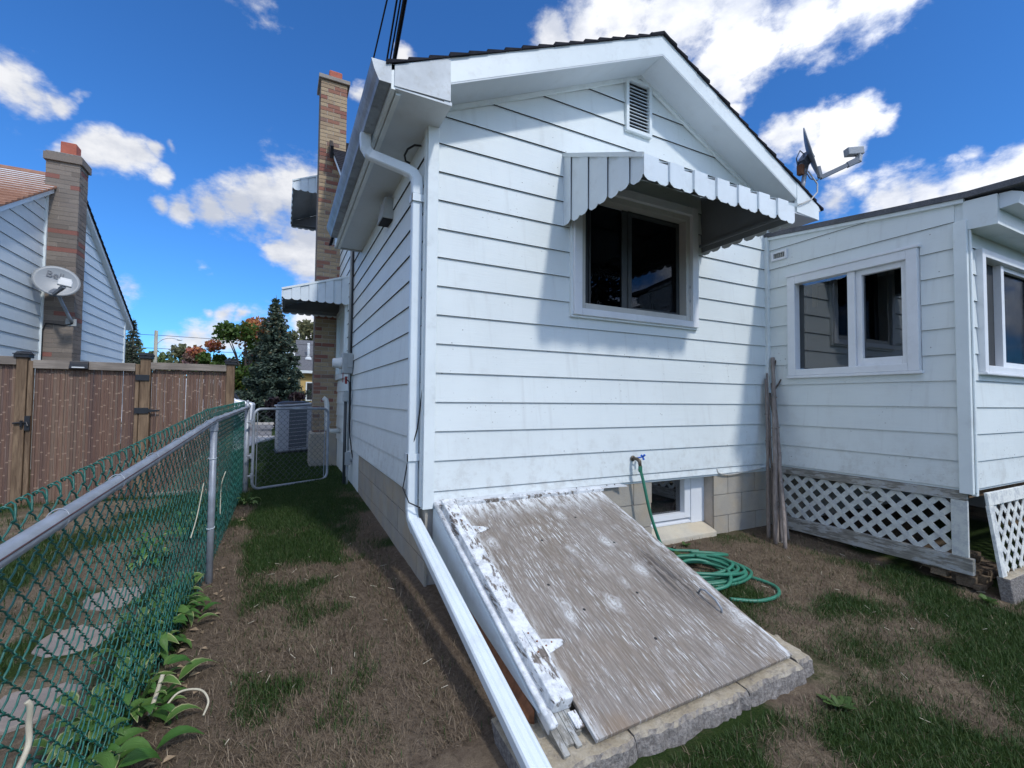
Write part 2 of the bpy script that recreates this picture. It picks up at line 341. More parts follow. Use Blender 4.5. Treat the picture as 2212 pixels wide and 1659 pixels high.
# weathered plywood: grain rings round knots, remnants of white paint, a dark stain
def mk_ply():
    s = MT('peeling_plywood', .78, spec=.2); x, y, z = s.sep()
    gx = s.math('MULTIPLY', x, 1.0); v2 = s.comb(x, y, 0.0)
    kd = s.n('ShaderNodeTexVoronoi', feature='SMOOTH_F1'); kd.inputs['Scale'].default_value = 1.0; kd.inputs['Smoothness'].default_value = .35
    s.l(s.map((3.6, 2.5, 1), vec=v2), kd.inputs['Vector']); knot = kd.outputs['Distance']
    warp = s.noise(1.0, 3, .5, s.map((4.2, 1.1, 1), vec=v2))
    ringc = s.math('ADD', s.math('MULTIPLY', x, 30.0), s.math('ADD', s.math('ADD', s.math('MULTIPLY', warp, 9.0), s.math('MULTIPLY', s.noise(1.0, 4, .6, s.map((13, 4.5, 1), vec=v2)), 2.6)), s.math('MULTIPLY', s.rng(knot, 0, .36, 1, 0), 4.6)))
    fine = s.noise(1.0, 4, .7, s.map((150, 5, 1), vec=v2))
    wave = s.math('MULTIPLY_ADD', s.math('SINE', s.math('MULTIPLY', ringc, 6.283)), .5, .5)
    wood = s.mix(s.rng(s.noise(1.0, 3, .5, s.map((2.0, .9, 1), vec=v2)), .3, .72), (.25, .222, .195), (.205, .17, .135))
    wood = s.mix(s.math('MULTIPLY', s.rng(wave, .2, .9), .30), wood, (.115, .10, .088))
    wood = s.mix(s.math('MULTIPLY', s.rng(fine, .45, .72), .6), wood, (.36, .325, .295))
    wood = s.mix(s.math('MULTIPLY', s.rng(s.noise(1, 4, .6, s.map((70, 2.2, 1), loc=(3, 1, 0), vec=v2)), .5, .7), .5), wood, (.10, .082, .07))
    # chalky paint left in the grain, round the knots and along the edges
    streak = s.rng(s.noise(1.0, 6, .72, s.map((105, 9, 1), vec=v2, loc=(5, 2, 0))), .50, .68)
    haze = s.rng(s.noise(1.0, 4, .6, s.map((5.5, 3.4, 1), vec=v2, loc=(1, 7, 0))), .40, .66)
    kb = s.n('ShaderNodeTexVoronoi', feature='F1'); kb.inputs['Scale'].default_value = 1.0; s.l(s.map((6.4, 4.4, 1), vec=s.mix(.12, v2, s.n('ShaderNodeTexNoise', noise_dimensions='3D').outputs['Color'], 'ADD') if False else v2), kb.inputs['Vector'])
    kr = s.sep(kb.outputs['Color'])[0]; kbd = s.math('ADD', kb.outputs['Distance'], s.math('MULTIPLY', s.math('SUBTRACT', s.noise(1, 5, .7, s.map((20, 9, 1), vec=v2)), .5), .45))
    blot = s.math('MULTIPLY', s.rng(kbd, .06, .40, .8, 0), s.rng(kr, .35, .8))
    tex = s.math('MULTIPLY', s.rng(s.math('SINE', s.math('MULTIPLY', s.math('ADD', kbd, s.math('MULTIPLY', warp, .5)), 75.0)), -.6, .4, .45, 1), s.rng(s.noise(1.0, 7, .78, s.map((60, 18, 1), vec=v2)), .36, .52))
    near = s.math('MULTIPLY', s.rng(y, -.30, -.03, 0, 1), s.rng(s.noise(1, 6, .75, s.map((30, 7, 1), vec=v2, loc=(2, 2, 0))), .40, .58))
    rim = s.math('MULTIPLY', s.math('ADD', s.rng(x, 1.33, 1.45, 0, .8), s.rng(x, .205, .28, .7, 0)), s.rng(s.noise(1, 6, .75, s.map((40, 8, 1), vec=v2)), .44, .58))
    pm = s.math('MAXIMUM', s.math('MAXIMUM', s.math('MULTIPLY', s.math('MULTIPLY', streak, s.math('ADD', haze, .30)), .95), s.math('MULTIPLY', s.math('MULTIPLY', blot, tex), .92)), s.math('MAXIMUM', near, rim), clamp=True); c = s.mix(pm, wood, (.72, .74, .74))
    # dark weathering towards the lower right
    dx = s.math('DIVIDE', s.math('SUBTRACT', x, 1.24), .14); dy = s.math('DIVIDE', s.math('ADD', y, .98), .36)
    rad = s.math('SQRT', s.math('ADD', s.math('MULTIPLY', dx, dx), s.math('MULTIPLY', dy, dy)))
    stn = s.math('MULTIPLY', s.rng(rad, .25, 1.15, 1, 0), s.rng(s.noise(1, 6, .7, s.map((40, 5, 1), vec=v2)), .36, .62))
    c = s.mix(s.math('MULTIPLY', stn, .82), c, (.035, .033, .035))
    knd = s.math('MULTIPLY', s.rng(knot, .02, .075, 1, 0), .8); c = s.mix(knd, c, (.06, .045, .035))
    ochre = s.math('MULTIPLY', s.rng(y, -1.6, -1.1, .5, 0), s.rng(s.noise(3, 3, .5), .45, .65)); c = s.mix(ochre, c, (.25, .17, .10))
    s.col(c); s.bump(s.math('ADD', s.math('ADD', s.math('MULTIPLY', fine, .6), s.math('MULTIPLY', wave, .35)), s.math('MULTIPLY', pm, .5)), .5, .004); s.rough(s.mix(pm, (.82, .82, .82), (.55, .55, .55))); return s.m
MATS['ply'] = mk_ply()
def mk_peel(name, amt, wood=(.25, .215, .185), paint=(.74, .76, .77), along='y'):
    s = MT(name, .65, spec=.25); sc = (38, 5, 30) if along == 'y' else (5, 38, 30)
    g = s.noise(1, 6, .7, s.map(sc)); w = s.mix(s.rng(s.noise(1, 4, .65, s.map(tuple(q * 2 for q in sc))), .35, .7), tuple(q * .55 for q in wood), wood)
    pn = s.math('ADD', g, s.math('MULTIPLY', s.math('SUBTRACT', s.noise(3.3, 4, .6), .5), .9)); pm = s.rng(pn, amt, amt + .09)
    pc = s.mix(s.math('MULTIPLY', s.rng(s.noise(17, 6, .75), .42, .62), .75), paint, (.42, .44, .455))
    s.col(s.mix(pm, w, pc)); s.bump(s.math('ADD', g, pm), .35, .004); return s.m
MATS['peel'] = mk_peel('peeling_white_board', .43)
MATS['peel2'] = mk_peel('flaking_white_trim', .30)
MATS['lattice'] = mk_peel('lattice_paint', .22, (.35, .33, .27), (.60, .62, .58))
MATS['skirt'] = mk_peel('worn_skirt_board', .46, (.33, .315, .275), (.37, .365, .33))
MATS['latt_f'] = mk_peel('sunlight_tinted_lattice_paint', .20, (.45, .40, .27), (.74, .75, .70))  # brighter, warmer copy of the lattice paint: sunlight put into its colour
def mk_wood(name, a, b, sc=(30, 30, 3)):
    s = MT(name, .85, spec=.15); off = s.math('MULTIPLY', s.rnd, 9.0); v = s.map(sc, s.comb(off, off, off)); g = s.noise(1, 5, .68, v, .5)
    c = s.mix(s.rng(g, .32, .68), a, b); c = s.mix(s.rng(s.noise(1, 3, .5, s.map((3, 3, 1.3))), .4, .7, 0, .5), c, tuple(q * .5 for q in a)); s.col(c); s.bump(g, .4, .004); return s.m
MATS['cedar'] = mk_wood('weathered_cedar', (.13, .085, .055), (.27, .185, .115))
MATS['railw'] = mk_wood('grey_fence_rail', (.22, .185, .155), (.34, .29, .24), (3, 30, 30))
MATS['stick'] = mk_wood('bare_grey_stick', (.20, .165, .145), (.31, .265, .235), (40, 40, 6))
MATS['bark'] = mk_wood('tree_bark', (.07, .055, .045), (.15, .12, .10), (14, 14, 3))
MATS['pole'] = mk_wood('utility_pole', (.30, .28, .22), (.42, .39, .31), (8, 8, 1))
MATS['pickboard'] = mk_wood('brown_kick_board', (.22, .17, .12), (.34, .27, .19), (3, 30, 30))
def mk_bamboo():
    s = MT('split_bamboo', .55, spec=.3); x, y, z = s.sep(); off = s.math('MULTIPLY', s.rnd, 11.3)
    base = s.ramp(s.rnd, [(0, (.17, .10, .075)), (.3, (.225, .135, .095)), (.55, (.14, .09, .075)), (.8, (.28, .18, .12)), (1, (.20, .145, .11))])
    g = s.noise(1, 5, .7, s.map((160, 160, 3.0), s.comb(off, off, off))); c = s.mix(s.math('MULTIPLY', s.rng(g, .4, .7), .5), base, (.065, .035, .03))
    nz = s.math('FRACT', s.math('MULTIPLY_ADD', z, 3.3, off)); band = s.math('LESS_THAN', s.math('ABSOLUTE', s.math('SUBTRACT', nz, .5)), .022)
    c = s.mix(s.math('MULTIPLY', band, .8), c, (.38, .27, .20))
    st = s.math('MULTIPLY', s.rng(s.noise(1, 2, .5, s.map((60, 60, 1.6), s.comb(off, 3.0, off))), .66, .72), .6); c = s.mix(st, c, (.33, .25, .20))
    s.col(c); s.bump(s.math('ADD', g, band), .3, .003); return s.m
MATS['bamboo'] = mk_bamboo()
def mk_ground():
    s = MT('lawn_soil', .95, spec=.1); at = s.n('ShaderNodeAttribute', attribute_name='green'); gr = at.outputs['Fac']
    at2 = s.n('ShaderNodeAttribute', attribute_name='bare'); ba = at2.outputs['Fac']
    f = s.noise(34, 8, .82); f2 = s.noise(150, 4, .75); f3 = s.noise(6, 5, .6)
    soil = s.mix(s.rng(f, .32, .68), (.105, .078, .056), (.225, .172, .125)); straw = s.mix(s.rng(f2, .35, .65), (.155, .118, .08), (.33, .26, .18))
    c = s.mix(s.rng(f3, .4, .62), soil, straw); c = s.mix(ba, c, soil)
    grn = s.mix(s.rng(f2, .35, .65), (.020, .042, .010), (.045, .070, .018)); c = s.mix(s.rng(s.math('ADD', gr, s.math('MULTIPLY', s.math('SUBTRACT', f, .5), .8)), .35, .75), c, grn)
    s.col(c); s.bump(s.math('ADD', f, s.math('MULTIPLY', f2, .6)), .9, .02); return s.m
MATS['ground'] = mk_ground()
def mk_leaf(name, stops, trans=.25, rough=.55, spec=.3):
    s = MT(name, rough, spec=spec); at = s.n('ShaderNodeAttribute', attribute_name='tint'); c = s.ramp(at.outputs['Fac'], stops); s.col(c)
    t = s.n('ShaderNodeBsdfTranslucent'); s.l(c, t.inputs['Color']); m = s.n('ShaderNodeMixShader'); m.inputs[0].default_value = trans
    s.l(s.b.outputs[0], m.inputs[1]); s.l(t.outputs[0], m.inputs[2]); s.l(m.outputs[0], s.o.inputs['Surface']); return s.m
MATS['grass'] = mk_leaf('grass_green', [(0, (.020, .048, .010)), (.5, (.038, .078, .016)), (.8, (.065, .105, .028)), (1, (.12, .13, .05))])
MATS['straw'] = mk_leaf('dry_grass', [(0, (.09, .065, .044)), (.5, (.175, .13, .086)), (.85, (.27, .21, .14)), (1, (.42, .34, .24))], .15)
MATS['needle'] = mk_leaf('spruce_needles', [(0, (.028, .045, .034)), (.5, (.055, .085, .062)), (.85, (.09, .12, .075)), (1, (.15, .12, .06))], .1)
MATS['pine'] = mk_leaf('pine_needles', [(0, (.05, .065, .045)), (1, (.14, .15, .10))], .15)
MATS['maple'] = mk_leaf('maple_leaves', [(0, (.05, .10, .02)), (.42, (.11, .17, .035)), (.55, (.28, .22, .05)), (.68, (.46, .22, .06)), (.85, (.50, .19, .075)), (1, (.48, .17, .13))], .35)
MATS['pink'] = mk_leaf('reddening_leaves', [(0, (.24, .17, .12)), (.5, (.38, .20, .17)), (1, (.50, .30, .26))], .3)
MATS['pale'] = mk_leaf('pale_leaves', [(0, (.11, .125, .06)), (1, (.23, .22, .11))], .3)
MATS['purple'] = mk_leaf('purple_leaves', [(0, (.012, .008, .01)), (.8, (.035, .018, .02)), (1, (.12, .10, .03))], .15)
MATS['green_t'] = mk_leaf('tree_leaves', [(0, (.05, .09, .025)), (1, (.15, .19, .06))], .3)
MATS['weed'] = mk_leaf('weed_leaves', [(0, (.04, .085, .02)), (1, (.10, .17, .045))], .3)
def mk_hosta():
    s = MT('hosta_leaf', .42, spec=.4); at = s.n('ShaderNodeAttribute', attribute_name='rim'); r = at.outputs['Fac']
    c = s.mix(s.rnd, (.055, .16, .028), (.16, .27, .065)); c = s.mix(s.math('MULTIPLY', s.rng(r, .72, .9), s.math('GREATER_THAN', s.rnd, .55)), c, (.45, .47, .22)); s.col(c); s.bump(s.math('SINE', s.math('MULTIPLY', r, 28.0)), .25, .004)
    t = s.n('ShaderNodeBsdfTranslucent'); s.l(c, t.inputs['Color']); m = s.n('ShaderNodeMixShader'); m.inputs[0].default_value = .3
    s.l(s.b.outputs[0], m.inputs[1]); s.l(t.outputs[0], m.inputs[2]); s.l(m.outputs[0], s.o.inputs['Surface']); return s.m
MATS['hosta'] = mk_hosta()
MATS['dead'] = P('dead_leaf', (.30, .22, .14), .8, .3, 20)
MATS['stalk'] = P('bleached_stalk', (.55, .50, .38), .7, .15, 20)
def mk_glass(name, tint, fac, rough=0.0):
    s = MT(name); t = s.n('ShaderNodeBsdfTransparent'); t.inputs['Color'].default_value = (*tint, 1); g = s.n('ShaderNodeBsdfGlossy'); g.inputs['Roughness'].default_value = rough; g.inputs['Color'].default_value = (.95, .97, 1, 1)
    fr = s.n('ShaderNodeFresnel'); fr.inputs['IOR'].default_value = 1.52; ge = s.n('ShaderNodeNewGeometry'); k = s.math('MULTIPLY', s.math('MULTIPLY', fr.outputs[0], fac, clamp=True), s.math('SUBTRACT', 1.0, ge.outputs['Backfacing']))
    nz = s.noise(1.7, 2, .5); bp = s.n('ShaderNodeBump'); bp.inputs['Strength'].default_value = .06; bp.inputs['Distance'].default_value = .02; s.l(nz, bp.inputs['Height']); s.l(bp.outputs[0], g.inputs['Normal'])
    m = s.n('ShaderNodeMixShader'); s.l(k, m.inputs[0]); s.l(t.outputs[0], m.inputs[1]); s.l(g.outputs[0], m.inputs[2]); s.l(m.outputs[0], s.o.inputs['Surface']); return s.m
MATS['glass'] = mk_glass('window_glass', (.42, .44, .47), 3.0)
MATS['glassc'] = mk_glass('meter_glass', (.8, .82, .8), 2)
MATS['paintw'] = P('vehicle_paint', (.75, .77, .8), .3, .03, 2)
MATS['yel'] = P('yellow_house_paint', (.55, .38, .14), .7, .05, 2)
MATS['ac'] = P('air_conditioner_paint', (.40, .41, .44), .5, .06, 3, dirt=.1)
MATS['acd'] = P('air_conditioner_coil', (.10, .11, .125), .6, .15, 30)

MATS['gwire'] = P('dull_steel_wire', (.12, .13, .135), .5, .2, 20, .4, .2)
MATS['lap_shadow'] = P('painted_shadow_underside', (.05, .05, .05), .9, .2, 8)  # near-black underside paints in the shadow line beneath each board lap
# ---------------------------------------------------------------- the house: rear addition, main block, porch
mg = lambda u, o, z: (u, -o, z)
ml = lambda u, o, z: (-o, u, z)
mpp = lambda u, o, z: (3.62 - o, u, z)
mf = lambda u, o, z: (u, -1.55 - o, z)
mn = lambda u, o, z: (-4.5 + o, u, z)
def wallrects(g, m, u0, u1, z0, z1, ops, th=.10):
    us = sorted({u0, u1, *[q for o in ops for q in o[:2]]}); zs = sorted({z0, z1, *[q for o in ops for q in o[2:]]})
    for a, b in zip(us, us[1:]):
        for c, d in zip(zs, zs[1:]):
            um, zm = (a + b) / 2, (c + d) / 2
            if any(o[0] < um < o[1] and o[2] < zm < o[3] for o in ops): continue
            g.mbox(m, a, b, -th, 0, c, d)
def siding(parent, m, u0, u1, zs, ops=(), mat='siding', lo=None, hi=None, joints=0, dep=.017, name='siding_board', seed=0):
    rg = random.Random(seed)
    for z0, z1 in zip(zs, zs[1:]):
        def piece(a, b, c, d):
            oc = dep + (.004 - dep) * (c - z0) / (z1 - z0); od = dep + (.004 - dep) * (d - z0) / (z1 - z0)
            a0, b0, a1, b1 = a, b, a, b
            if lo: a0 = max(a, lo(c)); a1 = max(a, lo(d))
            if hi: b0 = min(b, hi(c)); b1 = min(b, hi(d))
            if b0 - a0 < .01: return
            if b1 - a1 < .01: a1 = b1 = (a1 + b1) / 2; b1 += .004; a1 -= .004
            g = G(); g.hexa([m(a0, 0, c), m(b0, 0, c), m(b0, oc, c), m(a0, oc, c), m(a1, 0, d), m(b1, 0, d), m(b1, od, d), m(a1, od, d)])
            o = g.build(name, MATS[mat], parent); o.data.materials.append(MATS['lap_shadow']); o.data.polygons[0].material_index = 1
        segs = [(u0, u1)]
        for (a, b, za, zb) in ops:
            if zb <= z0 + .004 or za >= z1 - .004: continue
            ns = []
            for (p, q) in segs:
                if a <= p and b >= q: continue
                if b <= p or a >= q: ns.append((p, q)); continue
                if a > p: ns.append((p, a))
                if b < q: ns.append((b, q))
            segs = ns
            if za > z0 + .004: piece(max(a, u0), min(b, u1), z0, za)
            if zb < z1 - .004: piece(max(a, u0), min(b, u1), zb, z1)
        for p, q in segs:
            if joints and q - p > 1.6:
                c = p + (q - p) * rg.uniform(.3, .7); piece(p, c - .001, z0, z1); piece(c + .001, q, z0, z1)
            else: piece(p, q, z0, z1)
def frame(g, m, u0, u1, z0, z1, w, o0, o1, wb=None):
    wb = w if wb is None else wb
    g.mbox(m, u0, u0 + w, o0, o1, z0, z1); g.mbox(m, u1 - w, u1, o0, o1, z0, z1); g.mbox(m, u0 + w, u1 - w, o0, o1, z0, z0 + wb); g.mbox(m, u0 + w, u1 - w, o0, o1, z1 - w, z1)
def room(parent, m, u0, u1, z0, z1, d0, d1, name='interior', e=.25):
    g = G(); A = [m(u0, -d0, z0), m(u1, -d0, z0), m(u1, -d0, z1), m(u0, -d0, z1)]
    B = [m(u0 - e, -d1, z0 - e), m(u1 + e, -d1, z0 - e), m(u1 + e, -d1, z1 + .05), m(u0 - e, -d1, z1 + .05)]
    g.add(A + B, [(4, 5, 6, 7), (0, 1, 5, 4), (1, 2, 6, 5), (2, 3, 7, 6), (3, 0, 4, 7)]); return g.build(name, MATS['dark'], parent)
house = thing('house', 'white clapboard house with rear gable, brick chimney and low porch in the middle', 'house', (0, 0, .15))
# --- gable wall
ZS = [.72, .78] + [.985 + .2 * k for k in range(18)]
AX, AZ, SL = 1.871, 4.285, .4625
gw = G(); WO = (1.17, 2.545, 2.09, 3.15); wallrects(gw, mg, 0, 3.74, .70, 3.42, [WO])
gw.prism([(0, .1, 3.42), (3.74, .1, 3.42), (AX, .1, AZ + .02)], (0, -.1, 0)); gwall = gw.build('gable_wall', MATS['trim'], house)
lo = lambda z: AX - (AZ + .01 - z) / SL; hi = lambda z: AX + (AZ + .01 - z) / SL
VENT = (1.71, 2.0, 3.735, 4.215)
siding(gwall, mg, .055, 3.605, ZS, [WO, VENT], 'siding', lo, hi)
g = G()                                                # gable vent
frame(g, mg, *VENT, .03, 0, .04); gv = g.build('gable_vent', MATS['trim'], house)
for k in range(13):
    z = 3.775 + k * .031; g = G(); g.hexa([mg(1.74, .004, z), mg(1.97, .004, z), mg(1.97, .03, z - .012), mg(1.74, .03, z - .012), mg(1.74, .004, z + .004), mg(1.97, .004, z + .004), mg(1.97, .03, z - .008), mg(1.74, .03, z - .008)]); g.build('louvre', MATS['alum'], gv)
g = G(); g.mbox(mg, 1.74, 1.97, 0, .003, 3.765, 4.185); g.build('backing', MATS['dark'], gv)
# bottom starter flashing with nails, bent up at its right end
g = G(); g.prism([(.02, -.012, .724), (1.66, -.012, .716), (1.69, -.07, .705), (1.69, -.07, .698), (1.6, -.022, .69), (.02, -.022, .70)], (0, -.004, 0)); fl = g.build('flashing', MATS['mill'], house)
g = G()
for x in (.1, .28, .34, .66, .93, 1.22, 1.52, 1.60): g.lathe([(0, .004), (.005, .004), (.005, 0)], (x, -.016, .712), (0, -1, 0), 8)
g.build('nail_head', MATS['black_m'], fl)
# corner posts
g = G(); g.box(-.022, .055, -.028, -.001, .665, 3.46); g.box(-.026, 0, .012, .062, .665, 3.40); g.box(-.016, .0, -.001, .012, .665, 3.46); g.build('corner_post', MATS['trim'], house, bevel=.004)
g = G(); g.box(3.575, 3.618, -.045, -.002, .74, 3.13); g.build('corner_post', MATS['trim'], house, bevel=.004)
# --- left walls
lw = G(); lw.box(0, .12, .101, 2.95, .70, 3.42); lwall = lw.build('side_wall', MATS['trim'], house)
ZL = [.72 + .2 * k for k in range(14)]
siding(lwall, ml, .064, 2.95, ZL, [], 'siding', joints=1, seed=3)
mw = G(); mw.prism([(.001, 2.951, .2), (.001, 9.6, .2), (.001, 9.6, 3.8), (.001, 6.3, 6.2), (.001, 2.951, 3.8)], (8.9, 0, 0)); mwall = mw.build('main_wall', MATS['trim'], house)
rk = lambda z: max(2.951, (z - 4.63) / .72 + 4.0)
siding(mwall, ml, 2.951, 5.449, [.72 + .2 * k for k in range(25)], [(4.22, 5.42, 1.72, 2.86)], 'siding', lambda z: rk(z - .02), joints=1, seed=5)
g = G(); frame(g, ml, 4.22, 5.42, 1.72, 2.86, .09, -.03, .05); mwin = g.build('window', MATS['trim'], house)
g = G(); g.mbox(ml, 4.31, 5.33, -.028, -.012, 1.81, 2.77); g.build('pane', MATS['dark'], mwin)
# foundation of blocks
fd = G(); fd.box(.016, .2, .02, 9, -.4, .715); fd.box(.2, 2.03, .016, .2, -.4, .715); fd.box(2.815, 3.74, .016, .2, -.4, .715); fd.box(2.03, 2.815, .28, .4, -.4, .715); fd.box(2.03, 2.815, .016, .2799, -.4, .13); fd.box(3.741, 7.2, .0, .2, -.4, .70); fd.box(7.0, 7.2, -1.5, -.001, -.4, .69)  # last two boxes are walls added under the porch to keep light out
fnd = fd.build('foundation', MATS['mortar'], house); rg = random.Random(2)
def blocks(u0, u1, m, starts):
    for r in range(4):
        z = -.085 + .2 * r; u = u0 - (.2 if r % 2 else 0) + starts
        while u < u1:
            a, b = max(u, u0), min(u + .392, u1)
            if b - a > .03: g = G(); e = rg.uniform(0, .003); g.mbox(m, a, b, -.02, -.006 + e, z + .004, z + .196); g.build('concrete_block', MATS['block'], fnd)
            u += .4
blocks(.0, 6.0, ml, .0); blocks(1.45, 2.03, mg, .18); blocks(2.815, 3.62, mg, 0)
# basement window, recessed
g = G(); g.box(2.03, 2.62, .105, .16, .335, .715); bw = G(); mgb = lambda u, o, z: (u, .2 - o, z)
frame(bw, mgb, 2.03, 2.64, .30, .74, .075, 0, .07, .05); bwin = bw.build('basement_window', MATS['vinyl'], house, bevel=.003)
g = G(); g.box(2.64, 2.814, .12, .20, .25, .72); g.build('jamb', MATS['vinyl'], bwin)
g = G(); g.box(2.105, 2.565, .185, .19, .35, .665); g.build('pane', MATS['glass'], bwin)
room(bwin, mgb, 2.1, 2.57, .345, .67, .02, .9)
g = G(); g.hexa([(2.03, -.03, .10), (2.812, -.03, .10), (2.812, .14, .10), (2.03, .14, .10), (2.03, -.03, .19), (2.812, -.03, .19), (2.812, .14, .255), (2.03, .14, .255)]); g.build('sill', MATS['sill'], bwin, bevel=.01)
g = G(); g.hexa([(2.03, .125, .255), (2.64, .125, .255), (2.64, .2, .255), (2.03, .2, .255), (2.03, .125, .27), (2.64, .125, .27), (2.64, .2, .30), (2.03, .2, .30)]); g.build('sill', MATS['vinyl'], bwin)
# --- gable window
g = G(); frame(g, mg, 1.165, 2.55, 2.085, 3.20, .075, -.02, .062, .055); win = g.build('window', MATS['vinyl'], house, bevel=.004)
g = G(); frame(g, mg, 1.148, 2.567, 2.068, 3.21, .0165, 0, .04); g.build('trim_bead', MATS['trim'], win)
g = G(); frame(g, mg, 1.241, 2.474, 2.141, 3.124, .05, -.07, .03); g.build('inner_frame', MATS['tan_frame'], win, bevel=.003)
g = G()
for a, b, o in ((1.292, 1.41, -.062), (1.74, 1.80, -.055), (1.802, 1.84, -.045), (2.385, 2.42, -.05)):
    g.mbox(mg, a if a > 1.3 else 1.395, b, o - .02, o, 2.195, 3.07)
g.mbox(mg, 1.84, 2.385, -.065, -.048, 2.195, 2.225); g.mbox(mg, 1.84, 2.385, -.065, -.048, 3.03, 3.07); g.build('sash', MATS['grey_dk'], win)
for a, b, o in ((1.41, 1.74, -.068), (1.84, 2.385, -.058)):
    g = G(); g.mbox(mg, a, b, o - .003, o, 2.2, 3.06); g.build('pane', MATS['glass'], win)
g = G(); g.mbox(mg, 1.292, 1.395, -.08, -.075, 2.195, 3.07); g.build('screen', MATS['screen'], win)
for x in (1.47, 2.27):
    g = G(); g.tube([(x + .012 * math.cos(t), .035, 2.222 + .016 * math.sin(t)) for t in np.linspace(0, 6.28, 12)], .0025, 5, False); g.build('pull_ring', MATS['black_m'], win)
for z in (2.30, 2.43):
    g = G(); g.tube([(2.476, -.015, z + .07), (2.468, -.035, z + .03), (2.474, -.015, z)], .005, 6); g.build('awning_latch', MATS['grey_m'], win)
room(win, mg, 1.29, 2.43, 2.19, 3.08, .085, 1.6)
# --- roof of the addition
YF, YB = -.295, 2.95
def rz(x, off=0): return AZ - .009 - SL * abs(x - AX) + off
roof = G()
for s_ in (-1, 1):
    xe = -.335 if s_ < 0 else 4.07
    roof.prism([(AX, YF, rz(AX, .16)), (xe, YF, rz(xe, .16)), (xe, YF, rz(xe, .128)), (AX, YF, rz(AX, .128))], (0, YB - YF + .3, 0))
rf = roof.build('roof', MATS['soffit'], house)
for s_, xe in ((-1, -.316), (1, 4.05)):                 # rake boards, return boxes, soffits
    xi = .036 if s_ < 0 else 3.67
    g = G(); g.prism([(AX, YF + .02, rz(AX)), (xi, YF + .02, rz(xi)), (xi, YF + .02, rz(xi, .163)), (AX, YF + .02, rz(AX, .163))], (0, -.022, 0)); g.build('rake_board', MATS['trim'], rf)
    g = G(); zb = 3.29
    xr = -.316 if s_ < 0 else 4.035
    g.prism([(xr, YF + .02, zb), (xi + (-.004 if s_ > 0 else .004), YF + .02, 3.304), (xi, YF + .02, rz(xi, .16)), (xr, YF + .02, rz(xr, .155))], (0, -.027, 0)); g.build('return_plate', MATS['mill'] if s_ < 0 else MATS['trim'], rf)
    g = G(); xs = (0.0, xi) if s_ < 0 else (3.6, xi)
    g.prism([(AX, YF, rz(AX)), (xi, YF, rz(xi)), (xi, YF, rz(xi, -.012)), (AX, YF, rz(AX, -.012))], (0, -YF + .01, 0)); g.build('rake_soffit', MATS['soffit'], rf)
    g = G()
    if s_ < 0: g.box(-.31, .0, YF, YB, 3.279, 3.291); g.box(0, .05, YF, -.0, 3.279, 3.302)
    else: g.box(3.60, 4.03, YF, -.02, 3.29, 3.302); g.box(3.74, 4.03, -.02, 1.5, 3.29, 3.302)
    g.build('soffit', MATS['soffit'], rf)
g = G(); g.box(-.334, -.31, YF, YB, 3.27, 3.425); g.build('fascia', MATS['trim'], rf)
g = G(); g.box(-.30, -.27, YF + .03, YB, 3.262, 3.278); g.build('soffit_channel', MATS['trim'], rf)
g = G(); g.box(-.33, .0, YB, YB + .03, 3.265, 3.40); g.build('end_cap', MATS['grey_m'], rf)
g = G(); g.bar((.08, -.026, rz(.08, -.028)), (AX, -.026, rz(AX, -.026)), .024, .03); g.bar((AX, -.026, rz(AX, -.026)), (3.62, -.026, rz(3.62, -.028)), .024, .03); g.build('frieze_bead', MATS['trim'], rf)
g = G(); g.bar((-.02, -.03, 3.44), (.11, -.03, 3.478), .028, .05); g.build('frieze_bead', MATS['trim'], rf)
# shingle courses with stepped ends at the rake
for s_, xe in ((-1, -.36), (1, 4.10)):
    n = 17; L = abs(xe - AX)
    for k in range(n):
        a = L * k / n; b = L * (k + 1.06) / n; x0 = AX + s_ * a; x1 = AX + s_ * b; y0 = YF - .014 - random.uniform(0, .012)
        t0, t1 = .008, .026
        g = G(); g.prism([(x0, y0, rz(x0, .16)), (x1, y0, rz(x1, .162)), (x1, y0, rz(x1, .162 + t1)), (x0, y0, rz(x0, .16 + t0))], (0, YB - y0 + .4, 0)); g.build('shingle_course', MATS['shingle'], rf)
g = G(); g.prism([(AX - .14, YF - .02, rz(AX - .14, .168)), (AX, YF - .02, rz(AX, .17)), (AX + .14, YF - .02, rz(AX + .14, .168)), (AX + .14, YF - .02, rz(AX + .14, .183)), (AX, YF - .02, rz(AX, .188)), (AX - .14, YF - .02, rz(AX - .14, .183))], (0, 3.5, 0)); g.build('ridge_cap', MATS['shingle'], rf)
# gutter (K profile) on the left eave
prof = [(-.336, 3.30), (-.405, 3.30), (-.413, 3.325), (-.432, 3.355), (-.446, 3.385), (-.452, 3.412), (-.440, 3.416), (-.440, 3.408), (-.436, 3.39), (-.424, 3.36), (-.403, 3.33), (-.397, 3.308), (-.336, 3.308)]
g = G(); g.prism([(x, YF - .005, z) for x, z in prof], (0, 2.98, 0)); gt = g.build('gutter', MATS['gutter'], rf)
g = G(); g.prism([(x, YF - .009, z) for x, z in [(-.336, 3.295), (-.407, 3.295), (-.436, 3.355), (-.454, 3.414), (-.336, 3.42)]], (0, .004, 0)); g.build('gutter_end', MATS['mill'], gt)
